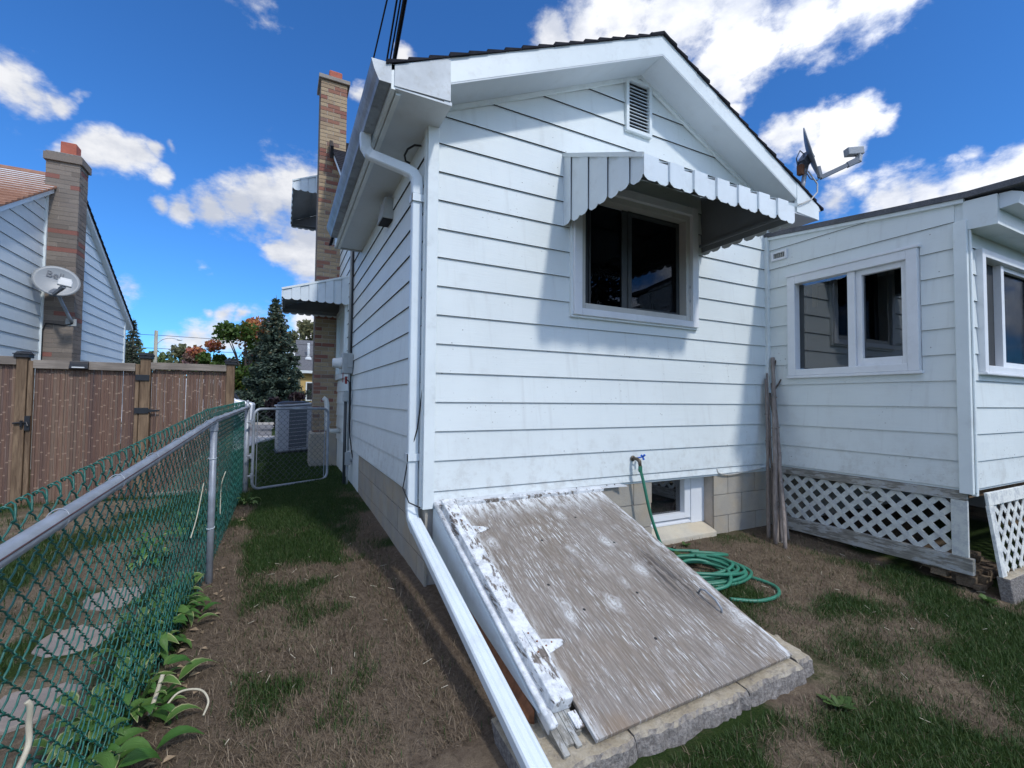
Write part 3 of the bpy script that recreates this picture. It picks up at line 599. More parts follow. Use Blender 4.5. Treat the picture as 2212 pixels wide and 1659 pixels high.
# vent hood under the eave, cable stub
vh = G(); vh.hexa([(-.11, 1.12, 3.04), (.0, 1.12, 3.04), (.0, 1.36, 3.04), (-.11, 1.36, 3.04), (-.085, 1.12, 3.235), (.0, 1.12, 3.235), (.0, 1.36, 3.235), (-.085, 1.36, 3.235)]); vhh = vh.build('vent_hood', MATS['grey_m'], house, bevel=.005)
g = G(); g.box(-.10, -.01, 1.135, 1.345, 3.034, 3.0395); g.build('vent_opening', MATS['dark'], vhh)
g = G(); g.tube([(-.02, .17, 3.235), (-.06, .20, 3.245), (-.10, .24, 3.225), (-.115, .27, 3.19), (-.10, .30, 3.165), (-.07, .29, 3.15)], .008, 7); g.build('cable_stub', MATS['cable'], house)
g = G(); g.tube([(-.02, .02, 1.5), (-.04, .07, 1.2), (-.10, .10, .95), (-.13, .08, .80), (-.10, .03, .71), (-.03, .0, .675)], .0045, 6); g.build('cable_loop', MATS['cable'], house)
# --- main roof, ridge across
mr = G(); RS = .72; mz = lambda y: 4.63 + RS * (y - 4)
mr.prism([(-.17, 2.55, mz(2.55)), (-.17, 6.3, mz(6.3)), (-.17, 10.05, mz(2.55)), (-.17, 10.05, mz(2.55) + .12), (-.17, 6.3, mz(6.3) + .12), (-.17, 2.55, mz(2.55) + .12)], (9.3, 0, 0)); mroof = mr.build('main_roof', MATS['trim'], house)
for k in range(30):
    a = 2.5 + 3.85 * k / 30; b = a + 3.85 / 30 * 1.06
    g = G(); g.prism([(-.19, a, mz(a) + .12), (-.19, b, mz(b) + .12), (-.19, b, mz(b) + .128), (-.19, a, mz(a) + .146)], (9.34, 0, 0)); g.build('shingle_course', MATS['shingle'], mroof)
g = G(); g.prism([(-.19, 6.3, mz(6.3) + .14), (-.19, 10.1, mz(2.5) + .14), (-.19, 10.1, mz(2.5) + .12), (-.19, 6.3, mz(6.3) + .12)], (9.34, 0, 0)); g.build('roof_slope', MATS['shingle'], mroof)
g = G(); g.bar((-.21, 5.18, mz(5.18) + .12), (-.21, 5.44, mz(5.44) + .16), .05, .20); g.build('chimney_flashing', MATS['black_m'], mroof)
# --- chimney
CY = 5.45; cx0, cx1, cyb = -.385, .045, 5.93
g = G(); g.box(cx0 + .006, cx1 - .006, CY + .006, cyb - .006, .80, 7.0); chim = g.build('chimney', MATS['mortar'], house)
rows = 91; rh = (7.0 - .80) / rows; W_ = cx1 - cx0
bm_ = {}
def bmesh_of(w, d, h):
    k = (round(w, 3), round(d, 3), round(h, 3))
    if k not in bm_: bm_[k] = G().box(0, w, 0, d, 0, h).mesh('brick', MATS['brick'])
    return bm_[k]
side = G()
for r in range(rows):
    z = .80 + r * rh; segs = [(0, .21), (.22, W_)] if r % 2 else [(0, .105), (.115, .315), (.325, W_)]
    for a, b in segs: link('brick', bmesh_of(b - a, .1, rh - .010), chim, (cx0 + a, CY - random.uniform(0, .003), z))
    for a, b in ([(.1, .30), (.31, .48)] if r % 2 else [(.1, .20), (.21, .41), (.42, .48)]): side.box(cx0 - .002, cx0 + .05, CY + a + .004, CY + b, z, z + rh - .01)
side.build('side_brickwork', MATS['brick_n'], chim, kind='stuff')
g = G(); g.box(cx0 - .04, cx1 + .045, CY - .045, cyb + .04, 7.0, 7.07); g.build('cap', MATS['cappc'], chim, bevel=.008)
g = G(); g.box(-.25, -.03, CY + .12, CY + .36, 7.07, 7.29); g.build('flue', MATS['clay'], chim, bevel=.02)
g = G(); g.box(-.43, -.0, CY - .05, cyb + .05, -.1, .79); g.hexa([(-.43, CY - .05, .79), (0, CY - .05, .79), (0, cyb + .05, .79), (-.43, cyb + .05, .79), (-.39, CY - .01, .83), (0, CY - .01, .83), (0, cyb, .83), (-.39, cyb, .83)]); g.build('chimney_base', MATS['block'], chim, bevel=.012)
# --- porch
PO = (-1.275, -.25, 1.68, 2.63); pz = lambda y: 3.156 + .151 * y
pw = G(); wallrects(pw, mpp, -1.55, 0, .765, 2.84, [PO]); pw.prism([(3.62, -1.55, 2.84), (3.62, 0, 2.84), (3.62, 0, 3.14), (3.62, -1.55, 2.905)], (.1, 0, 0)); pwall = pw.build('porch_wall', MATS['trim'], house)
ZP = [.785] + [.983 + .199 * k for k in range(12)]
PV = (-.235, -.077, 2.85, 2.942)
siding(pwall, mpp, -1.50, -.045, ZP[:-1], [(-1.29, -.24, 1.66, 2.65), PV], 'siding', None, None, dep=.015)
def top_piece(z0, z1):                                  # boards cut by the sloping roof trim
    f = lambda z: min(-.045, max(-1.5, (z - 3.10) / .151))
    return f
siding(pwall, mpp, -1.50, -.045, ZP[-2:] , [], 'siding', lambda z: max(-1.5, (z - 3.12) / .151), None, dep=.015)
g = G(); g.prism([(3.602, -1.5, 2.90), (3.602, -.045, 3.12), (3.602, -.045, 3.15), (3.602, -1.5, 2.925)], (.016, 0, 0)); g.build('porch_frieze', MATS['trim'], house)
FO = (3.80, 5.10, 1.69, 2.52)
pf = G(); wallrects(pf, mf, 3.721, 7.2, .765, 2.84, [FO]); pfw = pf.build('porch_front_wall', MATS['trim'], house)
siding(pfw, mf, 3.66, 7.2, ZP[:-1], [(3.78, 5.12, 1.64, 2.56)], 'siding', dep=.015)
g = G(); g.box(7.1, 7.2, -1.549, 0, .765, 2.9); g.build('porch_end_wall', MATS['trim'], house)
g = G(); g.box(3.74, 7.2, -1.5, .0, .70, .764); g.build('porch_floor', MATS['cedar'], house)
g = G(); g.box(3.575, 3.619, -1.577, -1.50, .75, 2.76); g.box(3.62, 3.66, -1.582, -1.551, .735, 2.75); g.box(3.606, 3.63, -1.590, -1.578, .76, 2.75); g.build('porch_corner_post', MATS['trim'], house, bevel=.004)
# porch side window: fixed screen half and slider
g = G(); frame(g, mpp, -1.285, -.245, 1.665, 2.64, .075, -.05, .05, .06); g.mbox(mpp, -1.30, -.235, .0, .06, 2.64, 2.665); g.mbox(mpp, -1.30, -.235, 0, .055, 1.64, 1.664); pwin = g.build('porch_window', MATS['vinyl'], house, bevel=.004)
g = G(); g.mbox(mpp, -.835, -.775, -.045, .03, 1.726, 2.564); frame(g, mpp, -1.209, -.836, 1.726, 2.564, .045, -.04, .012, .065); pws = g.build('sash', MATS['vinyl'], pwin, bevel=.003)
g = G(); g.mbox(mpp, -1.165, -.88, -.022, -.018, 1.79, 2.52); g.build('pane', MATS['glass'], pwin)
g = G(); g.mbox(mpp, -.774, -.32, -.035, -.031, 1.73, 2.56); g.build('pane', MATS['glass'], pwin)
g = G(); g.mbox(mpp, -.365, -.322, -.05, -.03, 1.74, 2.555); g.mbox(mpp, -.774, -.73, -.055, -.036, 1.74, 2.555); g.build('screen_stile', MATS['grey_dk'], pwin)
g = G(); g.mbox(mpp, -.46, -.415, -.09, -.075, 2.33, 2.54); g.build('thermometer', MATS['yellow'], pwin)
pr = room(pwin, mpp, -1.2, -.31, 1.73, 2.56, .10, 1.3)
for z in (1.92, 2.02, 2.32):
    g = G(); g.mbox(mpp, -.70, -.40, -.9, -.88, z, z + .035); g.build('inner_rail', MATS['grey_m'], pwin)
g = G(); frame(g, mpp, *PV, .02, 0, .03); pvv = g.build('porch_vent', MATS['vinyl'], house)
g = G()
for k in range(6): g.mbox(mpp, -.212 + k * .02, -.202 + k * .02, .004, .016, 2.872, 2.92)
g.build('vent_slats', MATS['skirt'], pvv)
g = G(); g.mbox(mpp, -.214, -.098, .0, .004, 2.871, 2.921); g.build('backing', MATS['dark'], pvv)
# porch front window
g = G(); frame(g, mf, 3.775, 5.12, 1.645, 2.575, .06, -.04, .05, .05); g.mbox(mf, 3.765, 5.13, 0, .062, 1.625, 1.644); fwin = g.build('porch_front_window', MATS['vinyl'], house, bevel=.004)
g = G(); g.mbox(mf, 4.205, 4.26, -.035, .02, 1.696, 2.514); g.mbox(mf, 4.26, 5.06, -.035, .01, 1.696, 1.74); g.mbox(mf, 4.26, 5.06, -.035, .01, 2.48, 2.514); g.build('sash', MATS['vinyl'], fwin)
g = G(); g.mbox(mf, 4.26, 5.06, -.02, -.016, 1.74, 2.48); g.build('pane', MATS['glass'], fwin)
g = G(); g.mbox(mf, 3.836, 4.204, -.03, -.026, 1.696, 2.514); g.build('screen', MATS['screen'], fwin)
room(fwin, mf, 3.83, 5.06, 1.7, 2.51, .10, 1.3, e=.0)
# porch roof: low slope, thick edge, boxed eave, gutter
proof = G(); edge = [(.0, 3.165), (-1.135, 3.02), (-1.59, 2.967), (-1.93, 2.957)]
proof.prism([(3.575, y, z) for y, z in edge] + [(3.575, y, z - .045) for y, z in edge[::-1]], (3.9, 0, 0)); prf = proof.build('porch_roof', MATS['shingle_g'], house)
g = G(); g.prism([(3.588, 0, 3.119), (3.588, -1.135, 2.974), (3.588, -1.56, 2.925), (3.588, -1.56, 2.895), (3.588, -1.135, 2.945), (3.588, 0, 3.09)], (.03, 0, 0)); g.build('rake_trim', MATS['trim'], prf)
g = G(); g.prism([(3.60, -1.552, 2.905), (3.60, -1.735, 2.895), (3.60, -1.735, 2.68), (3.60, -1.552, 2.69)], (3.8, 0, 0)); g.build('boxed_eave', MATS['trim'], prf)
g = G(); g.prism([(3.63, -1.736, 2.90), (3.63, -1.80, 2.895), (3.63, -1.85, 2.87), (3.63, -1.83, 2.80), (3.63, -1.736, 2.79)], (3.8, 0, 0)); g.build('eave_gutter', MATS['alum'], prf)
g = G(); g.prism([(3.70, -1.86, 2.953), (3.70, -1.40, 3.0), (3.70, -.9, 3.06), (7.4, -.9, 3.9), (7.4, -1.86, 3.9)], (0, 0, .0001)) if False else g.box(4.05, 4.30, -1.72, -1.50, 2.965, 3.03); g.build('roof_vent', MATS['black_m'], prf, bevel=.02)
# ---------------------------------------------------------------- ground
def greenness(x, y):
    n = fbm2(x * 1.1 + 3, y * 1.1 + 17); n2 = fbm2(x * 3.1 + 31, y * 3.1 + 2); g = (n - .5) * 1.5 + (n2 - .5) * 1.3
    left = (x < .0); base = np.full_like(x, .5)
    base = np.where(left & (x > -1.35), np.clip(.06 + .80 * (y - .05) / .8, .08, 1.0) - .55 * np.clip((x + .48) / .3, 0, 1) * np.clip((2.7 - y), 0, 1) - .5 * np.clip((-1.02 - x) / .16, 0, 1), base)
    base = np.where(left & (x <= -1.35), .62 - .5 * np.clip((.2 - y) / .7, 0, 1), base)
    base = np.where(left & (y > 4.2), .98, base)
    rt_ = x >= 0
    base = np.where(rt_, .12 + .60 * np.clip((-y - .55) / .9, 0, 1) + .08 * np.clip(x - 2.6, 0, 1) + .10 * np.clip((-y - 1.75) * 3, 0, 1), base)
    return np.clip(base + g * .95, 0, 1)
def bareness(x, y):
    b = np.clip(1 - np.abs(x + .36) / .12, 0, 1) * (y < 2.5) * (y > -2.5) * .9
    b = np.maximum(b, np.clip((x + .28) / .2, 0, 1) * (x < .05) * .9)
    b = np.maximum(b, np.clip((-1.04 - x) / .1, 0, 1) * (x > -1.33) * .9)
    b = np.maximum(b, (x > 1.3) * np.clip((y + .75) / .45, 0, 1) * .8)
    return np.clip(b + (fbm2(x * 4, y * 4) - .5) * .5, 0, 1)
def grid(name, xs, ys, zf, m, kind='structure'):
    X, Y = np.meshgrid(xs, ys); Zv = zf(X, Y); nx, ny = len(xs), len(ys)
    me = bpy.data.meshes.new(name); co = np.stack([X, Y, Zv], -1).reshape(-1, 3)
    i = np.arange(ny - 1)[:, None] * nx + np.arange(nx - 1)[None]; F = np.stack([i, i + 1, i + nx + 1, i + nx], -1).reshape(-1, 4)
    me.vertices.add(len(co)); me.vertices.foreach_set('co', co.ravel()); me.loops.add(F.size); me.loops.foreach_set('vertex_index', F.ravel())
    me.polygons.add(len(F)); me.polygons.foreach_set('loop_start', np.arange(0, F.size, 4)); me.polygons.foreach_set('loop_total', np.full(len(F), 4)); me.update(calc_edges=True)
    me.materials.append(m); o = bpy.data.objects.new(name, me); COL.objects.link(o); o['kind'] = kind; ORG[o.name] = Vector()
    for nm, fn in (('green', greenness), ('bare', bareness)):
        a = me.attributes.new(nm, 'FLOAT', 'POINT'); a.data.foreach_set('value', fn(X, Y).ravel().astype(np.float32))
    return o
def zg(X, Y): return gz(X, Y) + .010 * (fbm2(X * 14, Y * 14) - .5) * (np.abs(X) < 8)
xs = np.concatenate([[-300, -150, -80, -50, -30, -20, -14], np.arange(-10, -3, .35), np.arange(-3, 5.5, .05), np.arange(5.5, 12, .5), [14, 20, 30, 50, 80, 150, 300]])
ys = np.concatenate([[-200, -80, -40, -20, -12], np.arange(-8, -2.2, .4), np.arange(-2.2, 6, .05), np.arange(6, 13, .25), [14, 16, 18, 20, 22.2, 24, 28, 34, 45, 60, 90, 150, 300]])
lawn = grid('lawn', xs, ys, zg, MATS['ground'])
g = G(); rz_ = g1(-2, 14)
g.box(-60, 60, 13.4, 22, rz_ - .3, rz_ + .004); g.build('road', MATS['road'], kind='structure')
g = G(); g.box(-60, 60, 13.05, 13.395, rz_ - .3, rz_ + .09); g.box(-60, 60, 22.005, 22.35, rz_ - .3, rz_ + .10); g.build('kerb', MATS['walk'], kind='structure')
g = G(); g.prism([(-1.0, 13.04, .2), (-1.35, 11.7, .2), (-1.52, 10.4, .2), (-1.75, 9.0, .22), (-1.95, 7.2, .235), (-3.4, 7.2, .235), (-3.4, 13.04, .2)], (0, 0, -.2)); g.build('driveway', MATS['walk'], kind='structure')
# ---------------------------------------------------------------- grass blades
def blades(name, m, n, region, hl, wd, lean, keep, dens=None):
    x0, x1, y0, y1 = region; X = RNG.uniform(x0, x1, n); Y = RNG.uniform(y0, y1, n)
    k = RNG.random(n) < keep(X, Y); X, Y = X[k], Y[k]
    ok = ~((X > -.02) & (X < 1.72) & (Y > -1.70)) & ~((X > -.05) & (Y > -.03)) & ~((X > 3.58) & (Y > -1.75)) & ~((X > -1.98) & (X < -1.62) & (Y < 1.1) & (Y > -.9)); X, Y = X[ok], Y[ok]; n = len(X)
    Zb = zg(X, Y) - .004; a = RNG.uniform(0, 2 * np.pi, n); h = RNG.uniform(*hl, n); w = RNG.uniform(*wd, n); ln = RNG.uniform(*lean, n)
    dx, dy = np.cos(a), np.sin(a); px, py = -dy * w / 2, dx * w / 2; b = RNG.uniform(-.6, .6, n)
    P = np.zeros((n, 5, 3)); c, s = np.cos(ln), np.sin(ln)
    P[:, 0] = np.stack([X - px, Y - py, Zb], -1); P[:, 1] = np.stack([X + px, Y + py, Zb], -1)
    mx_, my_ = X + dx * h * .5 * s, Y + dy * h * .5 * s; mz_ = Zb + h * .55 * c + .004
    P[:, 2] = np.stack([mx_ + px * .8, my_ + py * .8, mz_], -1); P[:, 3] = np.stack([mx_ - px * .8, my_ - py * .8, mz_], -1)
    P[:, 4] = np.stack([X + dx * h * s + px * b * 6, Y + dy * h * s + py * b * 6, Zb + h * c * .92 + .003], -1)
    i = np.arange(n)[:, None] * 5; L = np.concatenate([i + [[0, 1, 2, 3]], i + [[3, 2, 4]]], 1).ravel()
    me = bpy.data.meshes.new(name); me.vertices.add(n * 5); me.vertices.foreach_set('co', P.ravel()); me.loops.add(len(L)); me.loops.foreach_set('vertex_index', L)
    me.polygons.add(n * 2); st = (np.arange(n)[:, None] * 7 + [[0, 4]]).ravel(); me.polygons.foreach_set('loop_start', st); me.polygons.foreach_set('loop_total', np.tile([4, 3], n)); me.update(calc_edges=True)
    t = np.repeat(np.clip(RNG.normal(.45, .22, n), 0, 1), 5); at = me.attributes.new('tint', 'FLOAT', 'POINT'); at.data.foreach_set('value', t.astype(np.float32))
    me.materials.append(m); o = bpy.data.objects.new(name, me); COL.objects.link(o); o['kind'] = 'stuff'; ORG[o.name] = Vector(); return o
kg = lambda x, y: np.clip((greenness(x, y) - .30) * 2.0, 0.03, 1) * (1 - .85 * bareness(x, y))
kd = lambda x, y: np.clip(1.1 - greenness(x, y) * 1.25, .08, 1) * (1 - .75 * bareness(x, y))
blades('lawn_grass', MATS['grass'], 190000, (-1.35, 0, -1.3, 4.2), (.025, .06), (.0022, .0042), (.1, .9), kg)
blades('lawn_grass', MATS['grass'], 170000, (.0, 4.9, -2.9, -.1), (.022, .055), (.0020, .0040), (.15, 1.0), kg)
blades('lawn_grass', MATS['grass'], 60000, (-4.6, -1.33, -1.2, 3.9), (.03, .075), (.0025, .005), (.1, .9), kg)
blades('lawn_grass', MATS['grass'], 80000, (-2.2, .3, 3.9, 13), (.03, .06), (.005, .009), (.1, .8), kg)
blades('dry_grass', MATS['straw'], 120000, (-1.35, 0, -1.3, 4.0), (.02, .075), (.0015, .0034), (.75, 1.52), kd)
blades('dry_grass', MATS['straw'], 150000, (.0, 4.9, -2.9, 0), (.02, .07), (.0015, .0034), (.75, 1.52), kd)
blades('dry_grass', MATS['straw'], 30000, (-3.4, -1.33, -1.2, 2.5), (.02, .06), (.0016, .003), (.9, 1.5), kd)
# stepping slabs on the neighbour's side of the fence
rg = random.Random(5)
for i, (x, y, w, d, a) in enumerate([(-1.80, .78, .30, .42, .1), (-1.83, .28, .32, .44, -.12), (-1.80, -.24, .30, .46, .07), (-1.78, -.74, .31, .40, -.05)]):
    g = G(); pts = []; z = g1(x, y) + .004
    for k in range(10):
        t = 2 * math.pi * k / 10; rr = rg.uniform(.9, 1.06); c, s = math.cos(t), math.sin(t); q = max(abs(c), abs(s)) ** .55
        pts.append((x + (c / q * w / 2 * math.cos(a) - s / q * d / 2 * math.sin(a)) * rr, y + (c / q * w / 2 * math.sin(a) + s / q * d / 2 * math.cos(a)) * rr, z))
    g.prism(pts, (0, 0, -.05)); o = g.build('stepping_stone', MATS['slab'], bevel=.008)
    tag(o, ['flat pinkish stepping stone farthest from camera behind the green fence', 'second flat stepping stone from the far end behind the green fence', 'third flat stepping stone from the far end behind the green fence', 'nearest flat stepping stone behind the green fence at lower left'][i], 'paving stone', 'stepping stones behind the green fence')
# ---------------------------------------------------------------- cellar hatch
def SP(x, y, h=0): return (x, y - .333 * h, .69 + .353 * y + .943 * h)
def sbox(g, x0, x1, y0, y1, h0, h1): return g.hexa([SP(x0, y0, h0), SP(x1, y0, h0), SP(x1, y1, h0), SP(x0, y1, h0), SP(x0, y0, h1), SP(x1, y0, h1), SP(x1, y1, h1), SP(x0, y1, h1)])
hat = thing('cellar_hatch', 'sloping weathered plywood cellar hatch with peeling white paint below the gable wall', 'cellar hatch', (0, 0, .0))
g = G(); g.hexa([SP(.212, -1.60, -.018), SP(1.452, -1.575, -.018), SP(1.440, -.035, -.018), SP(.216, -.035, -.018), SP(.212, -1.60, 0), SP(1.452, -1.575, 0), SP(1.440, -.035, 0), SP(.216, -.035, 0)]); dr = g.build('door', MATS['ply'], hat, bevel=.002)
g = G(); sbox(g, .105, .198, -1.455, -.012, -.02, .042); g.build('stile', MATS['peel'], hat, bevel=.006)
g = G(); sbox(g, .205, .213, -1.2, -.04, -.01, .012); g.build('strip', MATS['peel2'], hat)
g = G(); g.tube([SP(.062, -.02, .018), SP(.064, -.75, .016), SP(.066, -1.52, .012)], .013, 8); g.build('moulding', MATS['peel2'], hat, smooth=True)
g = G(); sbox(g, .068, .106, -1.50, -.02, -.05, -.008); g.build('rail_board', MATS['peel2'], hat)
g = G()
for a, b, yy in ((.07, .098, -1.60), (.100, .135, -1.57), (.138, .162, -1.585), (.165, .19, -1.54)): sbox(g, a, b, yy, -1.40, -.075, -.022)
g.build('rotten_end', MATS['skirt'], hat)
g = G(); sbox(g, .17, .205, -1.535, -1.47, -.02, -.012); g.build('paint_flake', MATS['peel'], hat)
g = G(); g.hexa([SP(.06, -.045, 0), SP(1.465, -.045, 0), (1.465, -.0, .665), (.06, -.0, .665), SP(.06, -.045, .022), SP(1.465, -.045, .022), (1.465, -.02, .70), (.06, -.02, .70)]); g.build('head_batten', MATS['peel'], hat)
g = G(); g.box(.06, 1.44, -.03, -.019, .698, .708); g.build('head_lip', MATS['peel2'], hat)
g = G(); g.box(.20, .208, -.07, -.015, .655, .72); g.build('head_block', MATS['peel2'], hat)
g = G(); g.prism([(.056, -.0, .675), (.056, -.0, .43), (.056, -.70, .212), (.056, -1.43, .165)], (.012, 0, 0)); g.build('side_panel', MATS['siding_n'], hat, bevel=.002)
g = G(); g.prism([(.09, .0, .5), (.09, 0, -.3), (.09, -1.5, -.4), (.09, -1.5, .10)], (.1, 0, 0)); g.build('side_kerb', MATS['block'], hat)
g = G(); g.hexa([(.005, -1.36, .085), (.055, -1.40, .09), (.07, -.30, .31), (.055, -.28, .26), (.005, -1.36, .095), (.055, -1.40, .16), (.072, -.30, .35), (.055, -.28, .272)]); g.build('rusty_strip', MATS['rustm'], hat)
g = G(); sbox(g, 1.43, 1.462, -1.50, -.05, -.05, -.019); g.build('side_rail', MATS['peel2'], hat)
g = G(); g.prism([(1.44, 0, .63), (1.44, -1.5, .10), (1.44, -1.5, -.1), (1.44, 0, -.1)], (.02, 0, 0)); g.build('side_board', MATS['block'], hat)
for i, (yh, tip) in enumerate(((-.32, .335), (-1.19, .338))):
    g = G(); sbox(g, .142, .192, yh - .075, yh + .075, .042, .046); hg = g.build('hinge', MATS['peel'], hat)
    g = G(); g.tube([SP(.204, yh - .075, .022), SP(.204, yh + .075, .022)], .010, 8); g.build('knuckle', MATS['vinyl'], hg, smooth=True)
    g = G(); P3 = [(.205, yh - .04), (.24, yh - .036), (tip - .02, yh - .015), (tip, yh - .004), (tip, yh + .008), (tip - .02, yh + .016), (.24, yh + .036), (.205, yh + .04)]
    g.prism([SP(a, b, .0005) for a, b in P3], Vector(SP(0, 0, .005)) - Vector(SP(0, 0, 0))); g.build('strap', MATS['peel'], hg)
    g = G()
    for a, b, h in ((.155, yh - .05, .046), (.178, yh, .046), (.16, yh + .05, .046), (.235, yh, .005), (.27, yh + .01, .005)): g.lathe([(0, .003), (.004, .003), (.005, 0)], SP(a, b, h), (0, -.333, .943), 8)
    g.build('rust_spot', MATS['rustm'], hg)
g = G(); g.tube([SP(1.306, -1.12, 0), SP(1.306, -1.125, .03), SP(1.308, -1.15, .045), SP(1.31, -1.22, .042), SP(1.312, -1.265, .02), SP(1.312, -1.27, 0)], .006, 8); g.build('handle', MATS['galv'], hat, smooth=True)
g = G()
for x, y in ((.455, -.85), (.93, -1.025), (.62, -.5), (1.0, -.32), (.8, -1.3), (.55, -1.05), (1.1, -.62)): g.lathe([(0, .002), (.006, .0015), (.009, 0)], SP(x, y, 0), (0, -.333, .943), 8)
g.build('knot', MATS['dark'], hat)
# kerb the hatch stands on: worn, cracked
def curb(x0, x1, yf, zt, seed, back=-1.30):
    rg = random.Random(seed); n = max(4, int((x1 - x0) / .022)); g = G(); m = 9
    for i in range(n + 1):
        x = x0 + (x1 - x0) * i / n; w = float(fbm2(x * 7 + seed, 2.0) - .5); w2 = float(fbm2(x * 19 + seed, 7.0) - .5); end = min(i, n - i); rd = .012 * max(0, 1 - end / 1.5)
        y0 = yf + .03 * w + .012 * w2 + rd; z0 = zt + .012 * w2 - rd * .5
        sec = [(y0 - .016, -.45), (y0 - .014 + .012 * w2, -.10), (y0 - .008 + rg.uniform(-.006, .006), .02), (y0 - .002 + rg.uniform(-.006, .006), z0 - .045), (y0 + .004 + rg.uniform(-.003, .004), z0 - .016), (y0 + .018 + rg.uniform(-.003, .005), z0 - .003), (y0 + .045, z0 + rg.uniform(-.002, .002)), (y0 + .12, z0 + .006), (back, z0 + .02)]
        g.v += [(x, y, z) for y, z in sec]
    for i in range(n):
        for k in range(m - 1): g.f.append((i * m + k, (i + 1) * m + k, (i + 1) * m + k + 1, i * m + k + 1))
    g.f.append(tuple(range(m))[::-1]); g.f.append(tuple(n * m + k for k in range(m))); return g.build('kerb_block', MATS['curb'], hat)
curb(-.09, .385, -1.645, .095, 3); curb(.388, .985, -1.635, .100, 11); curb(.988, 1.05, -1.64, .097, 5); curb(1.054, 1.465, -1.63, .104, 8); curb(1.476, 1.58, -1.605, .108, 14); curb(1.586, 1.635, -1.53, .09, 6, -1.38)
# ---------------------------------------------------------------- lattice skirts
def lattice(root, m, u0, u1, z0, z1, pitch, w, mats):
    L = (z1 - z0)
    for s_ in (1, -1):
        k = u0 - L
        while k < u1 + L:
            a, b = (k, z0), (k + L, z1)
            if s_ < 0: a, b = (k + L, z0), (k, z1)
            ua, za, ub, zb = a[0], a[1], b[0], b[1]
            def cl(ua, za, ub, zb):
                t0, t1 = 0.0, 1.0; du = ub - ua
                for lim, sg in ((u0, 1), (u1, -1)):
                    f0 = sg * (ua - lim); f1 = sg * (ub - lim)
                    if f0 < 0 and f1 < 0: return None
                    if f0 < 0: t0 = max(t0, f0 / (f0 - f1))
                    elif f1 < 0: t1 = min(t1, f0 / (f0 - f1))
                if t1 - t0 < .03: return None
                return ua + du * t0, za + (zb - za) * t0, ua + du * t1, za + (zb - za) * t1
            r = cl(ua, za, ub, zb)
            if r:
                o = -.004 if s_ > 0 else -.011; p = Vector(m(r[0], o, r[1])); q = Vector(m(r[2], o, r[3])); nv = Vector(m(0, 1, 0)) - Vector(m(0, 0, 0))
                G().bar(p, q, w, .006, nv).build('lath', MATS[mats], root)
            k += pitch
ls = thing('lattice_skirt', 'flat white lattice skirt under the side of the porch beside the bare sticks', 'lattice', (3.62, -.8, .2))
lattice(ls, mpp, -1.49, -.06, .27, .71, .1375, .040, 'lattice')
g = G(); g.mbox(mpp, -1.535, -.05, .0, .02, .697, .762); g.build('top_board', MATS['skirt'], ls, bevel=.003)
g = G(); g.mbox(mpp, -1.535, -1.44, -.004, .018, .285, .696); g.build('end_post', MATS['lattice'], ls, bevel=.003)
g = G(); g.mbox(mpp, -1.56, -.05, -.02, .028, .165, .284); g.build('bottom_board', MATS['skirt'], ls, bevel=.004)
mfl = lambda u, o, z: (u, -1.605 - (.765 - z) * .125 - o, z)
lf = thing('lattice_skirt', 'leaning sunlit lattice skirt under the front of the porch, kicked out at its foot', 'lattice', (4.5, -1.66, .1))
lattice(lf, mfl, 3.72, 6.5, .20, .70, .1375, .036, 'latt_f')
g = G(); g.mbox(mfl, 3.655, 6.6, .0, .02, .675, .765); g.build('top_board', MATS['latt_f'], lf, bevel=.003)
g = G(); g.mbox(mfl, 3.655, 3.735, -.004, .018, .19, .674); g.build('end_post', MATS['latt_f'], lf, bevel=.003)
g = G(); g.mbox(mfl, 3.66, 6.6, -.02, .05, .02, .189); g.build('bottom_board', MATS['curb'], lf, bevel=.006)
g = G()
for k in range(60):
    x, y = rg.uniform(3.64, 4.3), rg.uniform(-1.58, -1.2); s = rg.uniform(.015, .05); z = g1(x, y) + .03 + .25 * (y + 1.58); g.hexa([(x + a * s + rg.uniform(-.01, .01), y + b * s, z + c * s * .7) for c in (-1, 1) for a, b in ((-1, -1), (1, -1), (1, 1), (-1, 1))])
g.build('earth_heap', MATS['ground'], kind='stuff')
